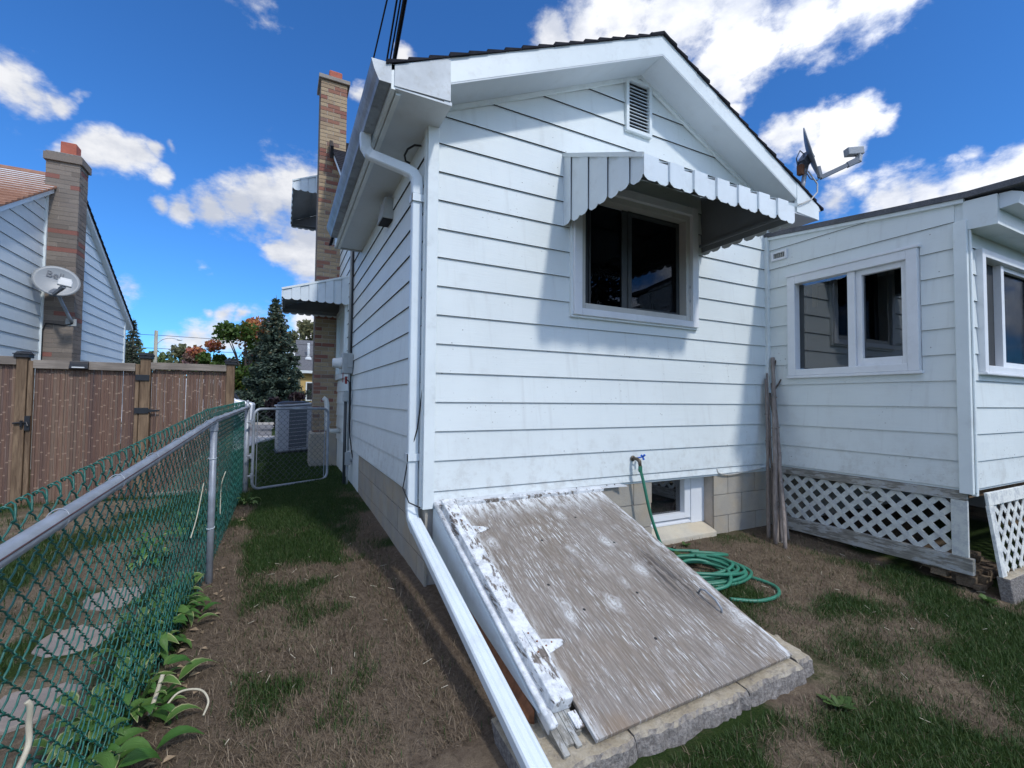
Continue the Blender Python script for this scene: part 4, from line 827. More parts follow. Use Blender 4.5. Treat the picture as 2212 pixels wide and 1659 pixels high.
# ---------------------------------------------------------------- awnings
def scallop(a, b, zb, dz=.028):
    w = b - a; return [(a, zb + dz), (a + .06 * w, zb + dz * .55), (a + .28 * w, zb), (a + .72 * w, zb), (a + .94 * w, zb + dz * .55), (b, zb + dz)]
def awning(label, m, u0, u1, d, zt, zf, zb, nf, ns, group='scalloped metal awnings'):
    t = thing('awning', label, 'awning', m((u0 + u1) / 2, 0, zb), group); w = (u1 - u0) / nf; al = MATS['alum']
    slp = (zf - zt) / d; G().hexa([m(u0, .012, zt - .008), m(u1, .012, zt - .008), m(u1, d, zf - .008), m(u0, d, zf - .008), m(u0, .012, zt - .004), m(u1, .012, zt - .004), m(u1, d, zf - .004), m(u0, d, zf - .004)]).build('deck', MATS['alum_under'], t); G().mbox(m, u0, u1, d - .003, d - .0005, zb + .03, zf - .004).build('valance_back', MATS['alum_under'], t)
    sl = (zf - zt) / d
    for i in range(nf):
        e = .016 if i % 2 == 0 else 0.0; a, b = u0 + i * w - (.006 if e else 0), u0 + (i + 1) * w + (.006 if e else 0); pr = .018 * (1 if i % 2 == 0 else -.4)
        g = G(); g.hexa([m(a, .01, zt + e - .003), m(b, .01, zt + e - .003), m(b, d + e, zf + e - .003), m(a, d + e, zf + e - .003), m(a, .01, zt + e), m(b, .01, zt + e), m(b, d + e, zf + e), m(a, d + e, zf + e)])
        sc = scallop(a, b, zb - (.004 if e else 0)); P = [m(u, d + e, z) for u, z in sc] + [m(b, d + e, zf + e), m(a, d + e, zf + e)]
        ov = Vector(m(0, .003, 0)) - Vector(m(0, 0, 0)); g.prism(P, ov); 
        if e: g.mbox(m, a, a + .003, d, d + e, zb + .03, zf + e); g.mbox(m, b - .003, b, d, d + e, zb + .03, zf + e)
        g.build('slat', al, t)
    for sd, ue in ((-1, u0), (1, u1)):
        wd = (d - .0) / ns
        for j in range(ns):
            e = .014 if j % 2 == 0 else .0; a, b = j * wd, (j + 1) * wd - .001; a += .004; ue_ = ue + sd * e * .8
            sc = scallop(a - .004, b + .001, zb); P = [m(ue_, o, z) for o, z in sc] + [m(ue_, b, zt + sl * b), m(ue_, a, zt + sl * a)]
            g = G(); g.prism(P, Vector(m(.003 * sd, 0, 0)) - Vector(m(0, 0, 0))); g.build('side_slat', al, t)
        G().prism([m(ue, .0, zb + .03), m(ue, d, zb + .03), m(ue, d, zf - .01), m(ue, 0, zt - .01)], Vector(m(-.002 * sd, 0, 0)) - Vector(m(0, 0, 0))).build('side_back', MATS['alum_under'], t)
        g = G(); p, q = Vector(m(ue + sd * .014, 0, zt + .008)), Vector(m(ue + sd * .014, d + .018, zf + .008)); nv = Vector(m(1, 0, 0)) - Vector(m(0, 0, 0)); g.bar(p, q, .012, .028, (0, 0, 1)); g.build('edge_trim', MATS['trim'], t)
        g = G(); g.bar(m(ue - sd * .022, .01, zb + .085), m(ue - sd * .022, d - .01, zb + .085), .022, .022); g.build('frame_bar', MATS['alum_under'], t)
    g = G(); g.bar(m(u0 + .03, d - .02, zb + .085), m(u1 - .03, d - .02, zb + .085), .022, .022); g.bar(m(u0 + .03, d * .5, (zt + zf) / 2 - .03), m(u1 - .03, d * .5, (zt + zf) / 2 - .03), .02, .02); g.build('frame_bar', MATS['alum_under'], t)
    return t
awning('large white scalloped awning over the rear gable window', mg, 1.10, 2.645, .89, 3.36, 2.925, 2.785, 14, 8)
awning('white scalloped awning low on the shaded side wall below the chimney top', ml, 4.155, 5.42, .89, 3.23, 2.94, 2.805, 11, 8)
awning('small white awning high up on the side wall behind the brick chimney', ml, 6.6, 8.8, .765, 5.92, 5.58, 5.42, 14, 6)
# ---------------------------------------------------------------- downspout
ds = thing('downspout', 'white downspout on the house corner bending out across the ground beside the hatch', 'downspout', (-.06, .06, .6))
def rpipe(name, path, w, h, mat='alum', upv=(0, 1, 0)):
    P = [Vector(p) for p in path]; g = G(); n = 14; b0 = 0
    for i, p in enumerate(P):
        t = (P[min(i + 1, len(P) - 1)] - P[max(i - 1, 0)]).normalized(); a = t.cross(Vector(upv))
        if a.length < .1: a = Vector((1, 0, 0))
        a.normalize(); c = a.cross(t).normalized()
        prof = [(-.5, -.32), (-.5, .32), (-.42, .46), (-.28, .5), (-.2, .42), (-.1, .5), (.1, .5), (.2, .42), (.28, .5), (.42, .46), (.5, .32), (.5, -.32), (.42, -.5), (-.42, -.5)]
        for q in prof: g.v.append(tuple(p + a * q[0] * w + c * q[1] * h))
    for i in range(len(P) - 1):
        for k in range(n): g.f.append((i * n + k, i * n + (k + 1) % n, (i + 1) * n + (k + 1) % n, (i + 1) * n + k))
    g.f.append(tuple(range(n))); g.f.append(tuple(range((len(P) - 1) * n, len(P) * n))); return g.build(name, MATS[mat], ds)
DX, DY = -.062, .105
rpipe('elbow', [(-.385, .33, 3.30), (-.385, .33, 3.25), (-.382, .325, 3.20), (-.36, .315, 3.16), (-.33, .30, 3.14)], .075, .055)
rpipe('pipe', [(-.34, .305, 3.145), (-.12, .14, 3.015)], .075, .055)
rpipe('elbow', [(-.13, .148, 3.02), (-.085, .115, 2.985), (-.067, .106, 2.95), (DX, DY, 2.90), (DX, DY, 2.84)], .078, .058)
rpipe('pipe', [(DX, DY, 2.86), (DX, DY, .70)], .074, .056)
rpipe('elbow', [(DX, DY, .72), (DX, DY, .66), (DX, .08, .60), (-.061, .03, .565), (-.06, -.03, .54)], .078, .058)
rpipe('pipe', [(-.06, .02, .575), (-.048, -1.80, .055)], .085, .062, 'alum', (0, 0, 1))
for z in (2.78, .98):
    g = G(); g.box(DX - .046, .0, DY - .042, DY - .036, z, z + .05); g.box(DX - .046, .0, DY + .036, DY + .042, z, z + .05); g.box(DX - .046, DX - .04, DY - .042, DY + .042, z, z + .05); g.box(-.03, -.018, DY + .042, DY + .07, z, z + .05); g.build('strap', MATS['alum'], ds)
# ---------------------------------------------------------------- electric meter and conduit
em = thing('electric_meter', 'grey electric meter with conduits running up the shaded side wall', 'electric meter', (-.05, 3.55, .3))
g = G(); g.tube([(-.05, 3.62, 2.02), (-.045, 3.62, 4.2)], .021, 10); g.build('mast_conduit', MATS['grey_m'], em, smooth=True)
g = G(); g.tube([(-.03, 3.59, .9), (-.028, 3.585, 3.9)], .011, 8); g.build('cable', MATS['cable'], em, smooth=True)
g = G(); g.box(-.155, -.02, 3.46, 3.66, 1.74, 2.02); mb = g.build('meter_box', MATS['grey_m'], em, bevel=.012)
g = G(); g.box(-.09, -.02, 3.445, 3.459, 1.82, 2.0); g.build('cover', MATS['grey_m'], mb, bevel=.004)
g = G(); g.lathe([(.0, .115), (.055, .115), (.064, .10), (.066, .04), (.078, .03), (.078, 0)], (-.155, 3.56, 1.885), (-1, 0, 0), 20); g.build('glass_dome', MATS['lnb'], mb, smooth=True)
g = G(); g.box(-.15, -.14, 3.458, 3.465, 1.62, 1.75); g.box(-.12, -.09, 3.45, 3.458, 1.60, 1.70); g.build('seal_tag', MATS['red'], mb)
g = G(); g.box(-.135, -.05, 3.47, 3.56, 1.36, 1.50); g.build('disconnect', MATS['grey_m'], em, bevel=.012)
g = G(); g.tube([(-.06, 3.5, 1.74), (-.06, 3.5, 1.2), (-.055, 3.5, .70)], .014, 8); g.tube([(-.06, 3.5, .5), (-.06, 3.5, .22)], .014, 8); g.build('conduit', MATS['grey_m'], em, smooth=True)
g = G(); g.tube([(-.10, 3.5, 1.36), (-.10, 3.5, .20)], .021, 10); g.build('earth_conduit', MATS['grey_dk'], em, smooth=True)
g = G(); g.box(-.098, -.025, 3.46, 3.54, .51, .68); g.build('junction_box', MATS['grey_m'], em, bevel=.006)
g = G(); g.tube([(-.02, 3.5, .56), (.02, 3.5, .56)], .018, 8); g.build('wall_nipple', MATS['grey_m'], em)
g = G(); g.tube([(-.115, 3.46, 1.68), (-.06, 3.44, 1.62), (-.055, 3.44, 1.0), (-.02, 3.44, .72), (-.0, 3.46, .6)], .008, 7); g.build('cable', MATS['cable'], em)
vp = thing('vent_pipe', 'white plastic vent pipe elbowing out of the side wall by the chimney', 'pipe', (-.2, 4.9, .9))
g = G(); g.tube([(.0, 4.85, .88), (-.16, 4.85, .88), (-.20, 4.85, .90), (-.215, 4.85, .96), (-.22, 4.85, 1.30), (-.235, 4.85, 1.38), (-.28, 4.85, 1.41)], .038, 12); g.build('pipe', MATS['pvc'], vp, smooth=True)
# ---------------------------------------------------------------- overhead cables
def cable(label, pts, r, group='service cables above the eave'):
    g = G(); P = [Vector(p) for p in pts]; path = []
    for a, b in zip(P, P[1:]):
        for i in range(8): path.append(a.lerp(b, i / 8))
    path.append(P[-1]); o = g.tube(path, r, 6).build('service_cable', MATS['cable'], smooth=True); tag(o, label, 'cable', group)
cable('thin black cable passing left of the gutter up out of the photo', [(-.20, 2.48, 4.354), (-.20, .993, 4.548), (-.2, -3, 5.07)], .007)
cable('thick black twisted cable nearest the roof edge at the top', [(.0, 3.3, 3.5), (-.158, .5, 4.03), (-.194, 0, 4.12), (-.41, -3.2, 4.72)], .016)
cable('left of the two thin black cables just above the gutter', [(-.06, 3.3, 3.5), (-.212, .5, 4.03), (-.245, 0, 4.12), (-.45, -3.2, 4.72)], .007)
cable('right of the two thin black cables just above the gutter', [(-.03, 3.3, 3.5), (-.188, .5, 4.03), (-.222, 0, 4.12), (-.43, -3.2, 4.72)], .006)
# ---------------------------------------------------------------- chain link fence
FP = [(-4.4, -1.515, .865), (-1.67, -1.40, 1.06), (.74, -1.293, 1.237), (3.67, -1.255, 1.275)]
def fpos(y):
    for (ya, xa, za), (yb, xb, zb) in zip(FP, FP[1:]):
        if y <= yb: t = (y - ya) / (yb - ya); return xa + (xb - xa) * t, za + (zb - za) * t
    return FP[-1][1:]
cf = thing('chain_link_fence', 'green vinyl chain link fence with grey top rail running along the left side', 'fence', (-1.29, .7, .1))
RAILY = [-4.4, -3.2, -1.67, -.6, .74, 2.2, 3.64]
def rail(name, m, off, r, n): 
    P = [Vector((fpos(y)[0], y, fpos(y)[1])) + Vector(off) for y in RAILY]; Q = []
    for i in range(len(P) - 1):
        for k in range(4): Q.append(P[i].lerp(P[i + 1], k / 4))
    Q.append(P[-1]); return G().tube(Q, r, n).build(name, MATS[m], cf, smooth=True)
rail('top_rail', 'galv', (0, 0, 0), .0215, 14); rail('weld_seam', 'seam', (.0200, 0, .0075), .0022, 6)
def post(y, r, ztop, cap, xo=0):
    x, z = fpos(y); x += xo; g = G(); g.tube([(x, y, g1(x, y) - .2), (x, y, ztop)], r, 14); p = g.build('post', MATS['galv'], cf, smooth=True)
    if cap: G().lathe([(r + .004, -.03), (r + .006, 0), (r * .9, .02), (.014, .035), (.018, .05), (.012, .068), (0, .075)], (x, y, ztop), (0, 0, 1), 14).build('cap', MATS['galv'], p, smooth=True)
    else: G().lathe([(r + .005, -.05), (r + .005, .0), (.022, .012)], (x, y, ztop), (0, 0, 1), 14).build('cap', MATS['galv'], p, smooth=True)
    return p
post(.77, .0215, fpos(.77)[1] - .02, False); post(3.67, .030, 1.30, True); post(-2.2, .0215, fpos(-2.2)[1] - .02, False)
def strand(mirror, h0=1.13, top=True, w=.036, r=.0025, nm='mesh_wire', m='gvinyl', n=5):
    P = []; N = int(h0 / w); sg = 1
    s = lambda i: (w if (i % 2) ^ mirror else 0)
    for i in range(N, -1, -1):
        z = .045 - i * w; c = s(i); e = .004 if c else -.004
        P += [(-.003, c + e * .5, z - .005), (.004, c + e, z), (-.003 if i else .002, c + e * .5, z + .005)]
        if i: P.append((.0, w / 2 + (.004 if c else -.004), z + w / 2))
    if top:
        c = s(0); q = 1 if not c else -1
        P += [(.0, c + .004 * q, .066), (-.003, c + .010 * q, .078), (-.012, c + .016 * q, .083), (-.020, c + .014 * q, .078), (-.020, c + .004 * q, .070)]
    return G().tube(P, r, n).mesh(nm, MATS[m], True)
st = [strand(0), strand(1)]; k = 0; y = -2.35
while y < 3.63:
    x, z = fpos(y); o = link('mesh_wire', st[k % 2], cf, (x - .028 + random.uniform(-.001, .001), y, z + random.uniform(-.002, .002))); y += .036; k += 1
    o.rotation_euler = (random.uniform(-.004, .004), random.uniform(-.006, .006), 0)
for y in (-1.42, -1.02, -.62, -.22, .06, .32, .56, .90, 1.5, 2.2, 3.0):
    x, z = fpos(y); P = [(x + .0235 * math.cos(t) - .003, y + .012 * math.sin(t), z + .026 * math.sin(t)) for t in np.linspace(-2.0, 3.6, 16)]; G().tube(P, .0017, 5).build('tie_wire', MATS['galv'], cf, smooth=True)
for z in (.98, .50):
    P = [(-1.293 + .026 * math.cos(t) - .003, .77 + .026 * math.sin(t), z + .006 * math.sin(t)) for t in np.linspace(0, 6.28, 14)]; G().tube(P, .0026, 5).build('tie_wire', MATS['alum'], cf, smooth=True)
# ---- gate, standing ajar
ga, gb = Vector((-1.178, 3.568, .255)), Vector((-.268, 4.03, .25)); gd = (gb - ga); gl = gd.length; gu = gd.normalized(); gu.z = 0; gu.normalize()
gt_ = thing('chain_link_gate', 'silver chain link gate standing ajar between the green fence and the house', 'gate', ga)
def gp(s, z, o=0): return tuple(ga + gu * s + Vector((0, 0, z)) + Vector((gu.y, -gu.x, 0)) * o)
def rrect(s0, s1, z0, z1, r):
    P = []
    for cx, cz, a0 in ((s1 - r, z1 - r, 0), (s0 + r, z1 - r, 90), (s0 + r, z0 + r, 180), (s1 - r, z0 + r, 270)):
        for t in range(0, 91, 15): P.append(gp(cx + r * math.cos(R(a0 + t)), cz + r * math.sin(R(a0 + t))))
    P.append(P[0]); return P
G().tube(rrect(0, gl, 0, 1.005, .09), .0175, 10, False).build('gate_frame', MATS['galv'], gt_, smooth=True)
gst = [strand(i, .93, False, .040, .0019, 'gate_wire', 'gwire', 4) for i in (0, 1)]; n = int((gl - .06) / .040)
for i in range(n):
    o = link('gate_wire', gst[i % 2], gt_, gp(.03 + i * .04, .93)); o.rotation_euler = (0, 0, math.atan2(-gu.x, gu.y))
for s in (.045, gl - .05): G().tube([gp(s, .04), gp(s, .965)], .006, 6).build('tension_bar', MATS['galv'], gt_)
for s, z in ((-.02, .84), (-.02, .42), (-.01, .17), (gl + .01, .80)):
    g = G(); g.tube([gp(s - .05 if s < .5 else s - .02, z), gp(s + .03, z)], .013, 8); g.tube([gp(s, z - .03), gp(s, z + .03)], .02, 10); g.build('hinge' if s < .5 else 'latch', MATS['galv'], gt_)
# ---------------------------------------------------------------- bamboo fence and gate
BY = 3.90; rg = random.Random(11)
def bpost(parent, x0, x1, top, cap, y0=3.86, y1=3.95):
    o = G().box(x0, x1, y0, y1, -.1, top).build('post', MATS['cedar'], parent, bevel=.006)
    if cap:
        c = (x0 + x1) / 2; g = G(); g.box(c - .062, c + .062, 3.84, 3.97, top - .005, top + .035); g.lathe([(.085, 0), (.06, .03), (0, .032)], (c, 3.905, top + .036), (0, 0, 1), 4); g.box(c - .07, c + .07, 3.832, 3.978, top + .03, top + .04); g.build('cap_light', MATS['black_m'], o, bevel=.004)
def canes(parent, x0, x1, z0, z1):
    x = x0
    while x < x1:
        d = rg.uniform(.018, .030); c = x + d / 2; top = z1 + rg.uniform(-.01, .015); l = rg.uniform(-.0025, .0025)
        G().tube([(c, BY + .015, z0), (c + l * .5 + rg.uniform(-.002, .002), BY + .012, (z0 + top) / 2), (c + l, BY + .015, top)], d / 2, 6).build('cane', MATS['bamboo'], parent); x += d + (rg.uniform(.001, .004) if rg.random() < .06 else -.002)
bf = thing('bamboo_fence', 'brown bamboo cane fence on wooden posts with black caps at left', 'fence', (-2.3, 3.9, .1))
bpost(bf, -3.47, -3.385, 1.825, True); bpost(bf, -2.395, -2.295, 1.865, True); bpost(bf, -1.515, -1.425, 1.83, True)
canes(bf, -5.0, -3.475, .12, 1.75); canes(bf, -2.29, -1.515, .18, 1.735)
G().box(-2.294, -1.516, 3.855, 3.895, 1.735, 1.818).build('top_rail', MATS['railw'], bf, bevel=.004); G().box(-5.0, -3.471, 3.86, 3.90, 1.74, 1.83).build('top_rail', MATS['railw'], bf, bevel=.004)
G().box(-2.294, -1.516, 3.86, 3.895, .17, .245).build('bottom_rail', MATS['railw'], bf, bevel=.004); G().box(-5.0, -3.471, 3.86, 3.9, .10, .17).build('bottom_rail', MATS['railw'], bf, bevel=.004)
bg_ = thing('bamboo_gate', 'bamboo cane gate with black hinges and a small black lamp on its top rail', 'gate', (-2.9, 3.9, .1))
G().box(-3.375, -3.335, 3.865, 3.91, .13, 1.79).build('stile', MATS['cedar'], bg_, bevel=.004); G().box(-2.44, -2.402, 3.865, 3.91, .13, 1.79).build('stile', MATS['cedar'], bg_, bevel=.004)
G().box(-3.334, -2.441, 3.855, 3.90, 1.705, 1.80).build('top_rail', MATS['railw'], bg_, bevel=.004); G().box(-3.334, -2.441, 3.86, 3.90, .135, .20).build('bottom_rail', MATS['railw'], bg_, bevel=.004)
canes(bg_, -3.333, -2.443, .16, 1.72)
for z, L in ((1.63, .0), (1.235, .11)):
    g = G(); g.box(-2.435, -2.30, 3.845, 3.856, z - .035, z + .035); g.prism([(-2.30, 3.846, z - .02), (-2.30 + L, 3.846, z - .008), (-2.30 + L, 3.846, z + .008), (-2.30, 3.846, z + .02)], (0, .008, 0)) if L else None; g.build('hinge', MATS['black_m'], bg_, bevel=.002)
g = G(); g.box(-3.38, -3.335, 3.845, 3.864, 1.02, 1.18); g.tube([(-3.47, 3.842, 1.10), (-3.36, 3.842, 1.11), (-3.345, 3.83, 1.07)], .010, 7); g.tube([(-3.40, 3.842, 1.06), (-3.40, 3.835, 1.13)], .014, 7); g.build('latch', MATS['black_m'], bg_)
g = G(); g.hexa([(-3.03, 3.82, 1.715), (-2.86, 3.82, 1.715), (-2.86, 3.854, 1.70), (-3.03, 3.854, 1.70), (-3.02, 3.83, 1.77), (-2.87, 3.83, 1.77), (-2.86, 3.854, 1.80), (-3.03, 3.854, 1.80)]); sl_ = g.build('wall_lamp', MATS['black_m'], bg_, bevel=.004)
g = G(); g.box(-3.0, -2.89, 3.815, 3.8199, 1.722, 1.735); g.build('lens', MATS['lnb'], sl_)
# ---------------------------------------------------------------- neighbour's house
nh = thing('house', 'white clapboard neighbour house with brown roof and striped chimney at far left', 'house', (-7, 8.2, .2))
NZ = lambda y: 5.36 - .568 * abs(y - 8.235)
g = G(); g.prism([(-4.5, 4.6, 0), (-4.5, 11.82, 0), (-4.5, 11.82, 3.32), (-4.5, 8.235, 5.35), (-4.5, 4.6, 3.28)], (-6, 0, 0)); nw = g.build('wall', MATS['trim'], nh)
inv = lambda z: (5.36 - z) / .568
siding(nw, mn, 4.6, 7.29, [1.33 + .2 * k for k in range(21)], [], 'siding_n', lambda z: 8.235 - inv(z - .03), None, joints=1, seed=8)
siding(nw, mn, 7.672, 11.8, [1.33 + .2 * k for k in range(21)], [], 'siding_n', None, lambda z: 8.235 + inv(z - .03), joints=1, seed=9)
G().box(-4.495, -4.46, 7.262, 7.298, 1.2, 4.86).build('chimney_trim', MATS['trim'], nw); G().box(-4.53, -4.47, 11.76, 11.84, 1.2, 3.3).build('corner_post', MATS['trim'], nw)
nr = G(); nr.prism([(-4.40, 4.25, NZ(4.25)), (-4.40, 8.235, NZ(8.235) + .02), (-4.40, 12.15, NZ(12.15)), (-4.40, 12.15, NZ(12.15) + .10), (-4.40, 8.235, NZ(8.235) + .13), (-4.40, 4.25, NZ(4.25) + .10)], (-6.2, 0, 0)); nrf = nr.build('roof', MATS['alum'], nh)
for sd in (-1, 1):
    for k in range(26):
        a = 8.235 + sd * 4.02 * k / 26; b = 8.235 + sd * 4.02 * (k + 1.06) / 26
        g = G(); g.prism([(-4.37, a, NZ(a) + .10), (-4.37, b, NZ(b) + .10), (-4.37, b, NZ(b) + .145), (-4.37, a, NZ(a) + .115)], (-6.26, 0, 0)); g.build('shingle_course', MATS['shingle_b' if sd < 0 else 'shingle'], nrf)
G().prism([(-4.37, 8.1, NZ(8.1) + .115), (-4.37, 8.235, NZ(8.235) + .115), (-4.37, 8.37, NZ(8.37) + .115), (-4.37, 8.37, NZ(8.37) + .14), (-4.37, 8.235, NZ(8.235) + .16), (-4.37, 8.1, NZ(8.1) + .14)], (-6.26, 0, 0)).build('ridge_cap', MATS['shingle_b'], nrf)
nc = G().box(-4.52, -4.088, 7.306, 7.664, 0, 5.42).build('chimney', MATS['mortar'], nh); bn = {}
def nb(x0, x1, y0, y1, z, h):
    k = (round(x1 - x0, 3), round(y1 - y0, 3))
    if k not in bn: bn[k] = G().box(0, x1 - x0, 0, y1 - y0, 0, h).mesh('brick', MATS['brick_n'])
    link('brick', bn[k], nc, (x0 + random.uniform(-.002, .002), y0 + random.uniform(-.002, .002), z))
for r in range(47):
    z = 1.75 + r * .078
    for a, b in ([(-4.52, -4.08)] if r % 3 == 0 else [(-4.52, -4.34), (-4.335, -4.08)] if r % 3 == 1 else [(-4.52, -4.20), (-4.195, -4.08)]): nb(a, b, 7.30, 7.36, z, .073)
    for a, b in ([(7.362, 7.67)] if r % 2 else [(7.362, 7.50), (7.505, 7.67)]): nb(-4.14, -4.08, a, b, z, .073)
G().box(-4.55, -4.045, 7.262, 7.705, 5.40, 5.53).build('cap', MATS['brick_n'], nc, bevel=.006); G().box(-4.53, -4.07, 7.28, 7.69, 5.53, 5.56).build('crown', MATS['curb'], nc, bevel=.01)
G().box(-4.37, -4.16, 7.36, 7.58, 5.56, 5.79).build('flue', MATS['clay'], nc, bevel=.015)
# ---------------------------------------------------------------- satellite dishes
def dishset(root, c, nrm, upv, a, b, mat_f, mat_b):
    c = Vector(c); nrm = Vector(nrm).normalized(); sx = Vector(upv).cross(nrm).normalized(); sy = nrm.cross(sx).normalized()
    rings = []; g = G(); n = 32; K = 7
    for side in (0, 1):
        for k in range(K + 1):
            r = k / K
            for i in range(n):
                t = 2 * math.pi * i / n; p = c + sx * (a * r * math.cos(t)) + sy * (b * r * math.sin(t)) + nrm * (.10 * a * (r * r - 1) * 1.6 - side * .010); g.v.append(tuple(p))
        o = side * (K + 1) * n
        for k in range(K):
            for i in range(n):
                q = (o + k * n + i, o + k * n + (i + 1) % n, o + (k + 1) * n + (i + 1) % n, o + (k + 1) * n + i); g.f.append(q if side == 0 else q[::-1])
    for i in range(n): g.f.append((K * n + i, K * n + (i + 1) % n, (2 * K + 1) * n + (i + 1) % n, (2 * K + 1) * n + i))
    g.build('reflector', mat_f, root, smooth=True); return c, nrm, sx, sy
nd = thing('satellite_dish', 'grey satellite dish lettered on its face mounted on the neighbour chimney', 'satellite dish', (-4.2, 7.2, 2.7))
c, nv, sx, sy = dishset(nd, (-4.185, 6.90, 3.275), (.30, -.90, .20), (.12, .1, 1), .287, .255, MATS['dish'], MATS['dish_d'])
fc = bpy.data.curves.new('lettering', 'FONT'); fc.body = 'Bell'; fc.size = .145; fc.extrude = .002; fc.align_x = 'CENTER'; fo = bpy.data.objects.new('lettering', fc); COL.objects.link(fo)
bpy.context.view_layer.update(); dg = bpy.context.evaluated_depsgraph_get(); me = bpy.data.meshes.new_from_object(fo.evaluated_get(dg)); bpy.data.objects.remove(fo)
tp = c - sx * .035 + sy * .055 - nv * .020; Mx = Matrix(((sx.x, sy.x, nv.x, 0), (sx.y, sy.y, nv.y, 0), (sx.z, sy.z, nv.z, 0), (0, 0, 0, 1))); me.transform(Mx)
for v in me.vertices: v.co.x *= 1
me.materials.clear(); me.materials.append(MATS['letter']); link('lettering', me, nd, tp)
foot = Vector((-4.10, 7.30, 2.66)); bot = c - sy * .235 - nv * .03; lp = c + nv * .40 - sy * .17 + sx * .12
g = G(); g.tube([foot, foot + Vector((0, -.10, .06)), Vector((-4.16, 7.05, 2.95)), c - nv * .06 - sy * .10], .024, 9); g.build('mast', MATS['galv'], nd, smooth=True)
g = G(); g.box(foot.x - .08, foot.x + .06, foot.y - .012, foot.y - .001, foot.z - .06, foot.z + .06); g.build('wall_plate', MATS['grey_m'], nd)
g = G(); g.bar(c - nv * .07 - sy * .14, bot, .10, .08); g.build('bracket', MATS['dish_d'], nd)
g = G(); g.bar(bot, lp - sy * .06, .035, .045); g.bar(bot.lerp(lp, .6) - sy * .03, lp - sy * .05, .042, .055); g.build('arm', MATS['dish_d'], nd)
g = G(); q = lp; g.bar(q - sx * .085, q + sx * .085, .10, .055, nv); g.bar(q + sy * .045 - sx * .07, q + sy * .045 + sx * .07, .08, .04, nv); g.build('receiver', MATS['lnb'], nd, bevel=.012)
g = G(); g.tube([(-4.08, 7.29, 2.64), (-4.2, 7.285, 2.60), (-4.42, 7.28, 2.62), (-4.455, 7.27, 2.5), (-4.455, 7.27, 1.2)], .010, 6); g.build('cable', MATS['cable'], nd)
rd = thing('satellite_dish', 'edge-on satellite dish on the right end of the gable roof, arm pointing right', 'satellite dish', (3.82, -.15, 3.68))
c, nv, sx, sy = dishset(rd, (4.03, -.25, 4.02), (.40, -.885, .235), (-.275, 0, .479), .24, .275, MATS['dish'], MATS['dish_d'])
bot = Vector((4.165, -.25, 3.79)); E_ = Vector((4.46, -.46, 3.955)); mt_ = Vector((3.88, -.22, 3.585))
g = G(); g.tube([mt_, mt_ + Vector((.03, 0, .10)), Vector((3.94, -.22, 3.80)), Vector((3.97, -.23, 3.92))], .022, 9); g.build('mast', MATS['galv'], rd, smooth=True)
g = G(); g.bar(mt_ + Vector((-.10, 0, .035)), mt_ + Vector((.10, 0, -.055)), .12, .012); g.build('mount_plate', MATS['black_m'], rd)
g = G(); g.bar((3.90, -.22, 3.88), c - nv * .03, .08, .09); g.bar((3.86, -.215, 3.80), (3.93, -.22, 3.93), .035, .05); g.build('bracket', MATS['dish_d'], rd)
g = G(); g.box(3.835, 3.885, -.25, -.20, 3.76, 3.86); g.build('ground_block', MATS['rustm'], rd)
g = G(); g.bar((4.12, -.25, 3.90), bot, .03, .05); g.bar(bot, E_, .034, .04); g.bar(bot.lerp(E_, .72), E_, .042, .055); g.build('arm', MATS['dish_d'], rd)
g = G(); g.bar(E_ + Vector((.01, 0, -.02)), E_ + Vector((.04, 0, .13)), .05, .05, (0, 1, 0)); g.bar(E_ + Vector((.06, -.01, .105)), E_ + Vector((-.10, .06, .085)), .075, .08); g.build('receiver', MATS['dish'], rd, bevel=.008)
g = G(); g.tube([(3.87, -.2, 3.80), (3.80, -.22, 3.92), (3.83, -.24, 4.0), (3.90, -.24, 3.98), (3.90, -.22, 3.90), (3.84, -.22, 3.86)], .006, 6); g.tube([bot, (4.05, -.28, 3.72), (3.95, -.27, 3.72), (3.90, -.25, 3.80)], .006, 6); g.build('loop_cable', MATS['dish_d'], rd)
g = G(); g.tube([(3.93, -.26, 3.80), (4.0, -.31, 3.66), (3.97, -.325, 3.56), (3.86, -.325, 3.46), (3.70, -.325, 3.385), (3.62, -.28, 3.35), (3.45, -.05, 3.40)], .007, 6); g.build('feed_cable', MATS['cablew'], rd)
# ---------------------------------------------------------------- air conditioner beyond the gate
ac = thing('air_conditioner', 'grey air conditioner with louvred panel on the grass behind the gate', 'air conditioner', (-.6, 8.05, .22))
A, B = Vector((-.925, 7.75, .235)), Vector((-.27, 7.80, .285)); du = (B - A).normalized(); dn = Vector((-du.y, du.x, 0)); AW = (B - A).length
def acp(s, d, z): return tuple(A + du * s + dn * d + Vector((0, 0, z)))
def acb(s0, s1, d0, d1, z0, z1): return G().hexa([acp(s0, d0, z0), acp(s1, d0, z0), acp(s1, d1, z0), acp(s0, d1, z0), acp(s0, d0, z1), acp(s1, d0, z1), acp(s1, d1, z1), acp(s0, d1, z1)])
acb(0, AW, 0, .75, .02, .98).build('casing', MATS['ac'], ac, bevel=.03); acb(.21, .56, -.012, -.001, .08, .94).build('coil', MATS['acd'], ac)
for k in range(11): acb(.205, .565, -.022, -.0125, .10 + k * .08, .108 + k * .08).build('louvre', MATS['ac'], ac)
for s in (.19, .565): acb(s, s + .02, -.025, -.001, .05, .96).build('louvre_rail', MATS['ac'], ac)
acb(.68, .80, -.012, -.001, .10, .66).build('service_panel', MATS['dark'], ac); acb(-.03, AW + .03, -.03, .78, .981, 1.02).build('top', MATS['ac'], ac, bevel=.015); acb(-.02, AW + .02, -.02, .77, -.06, .019).build('base', MATS['black_m'], ac)
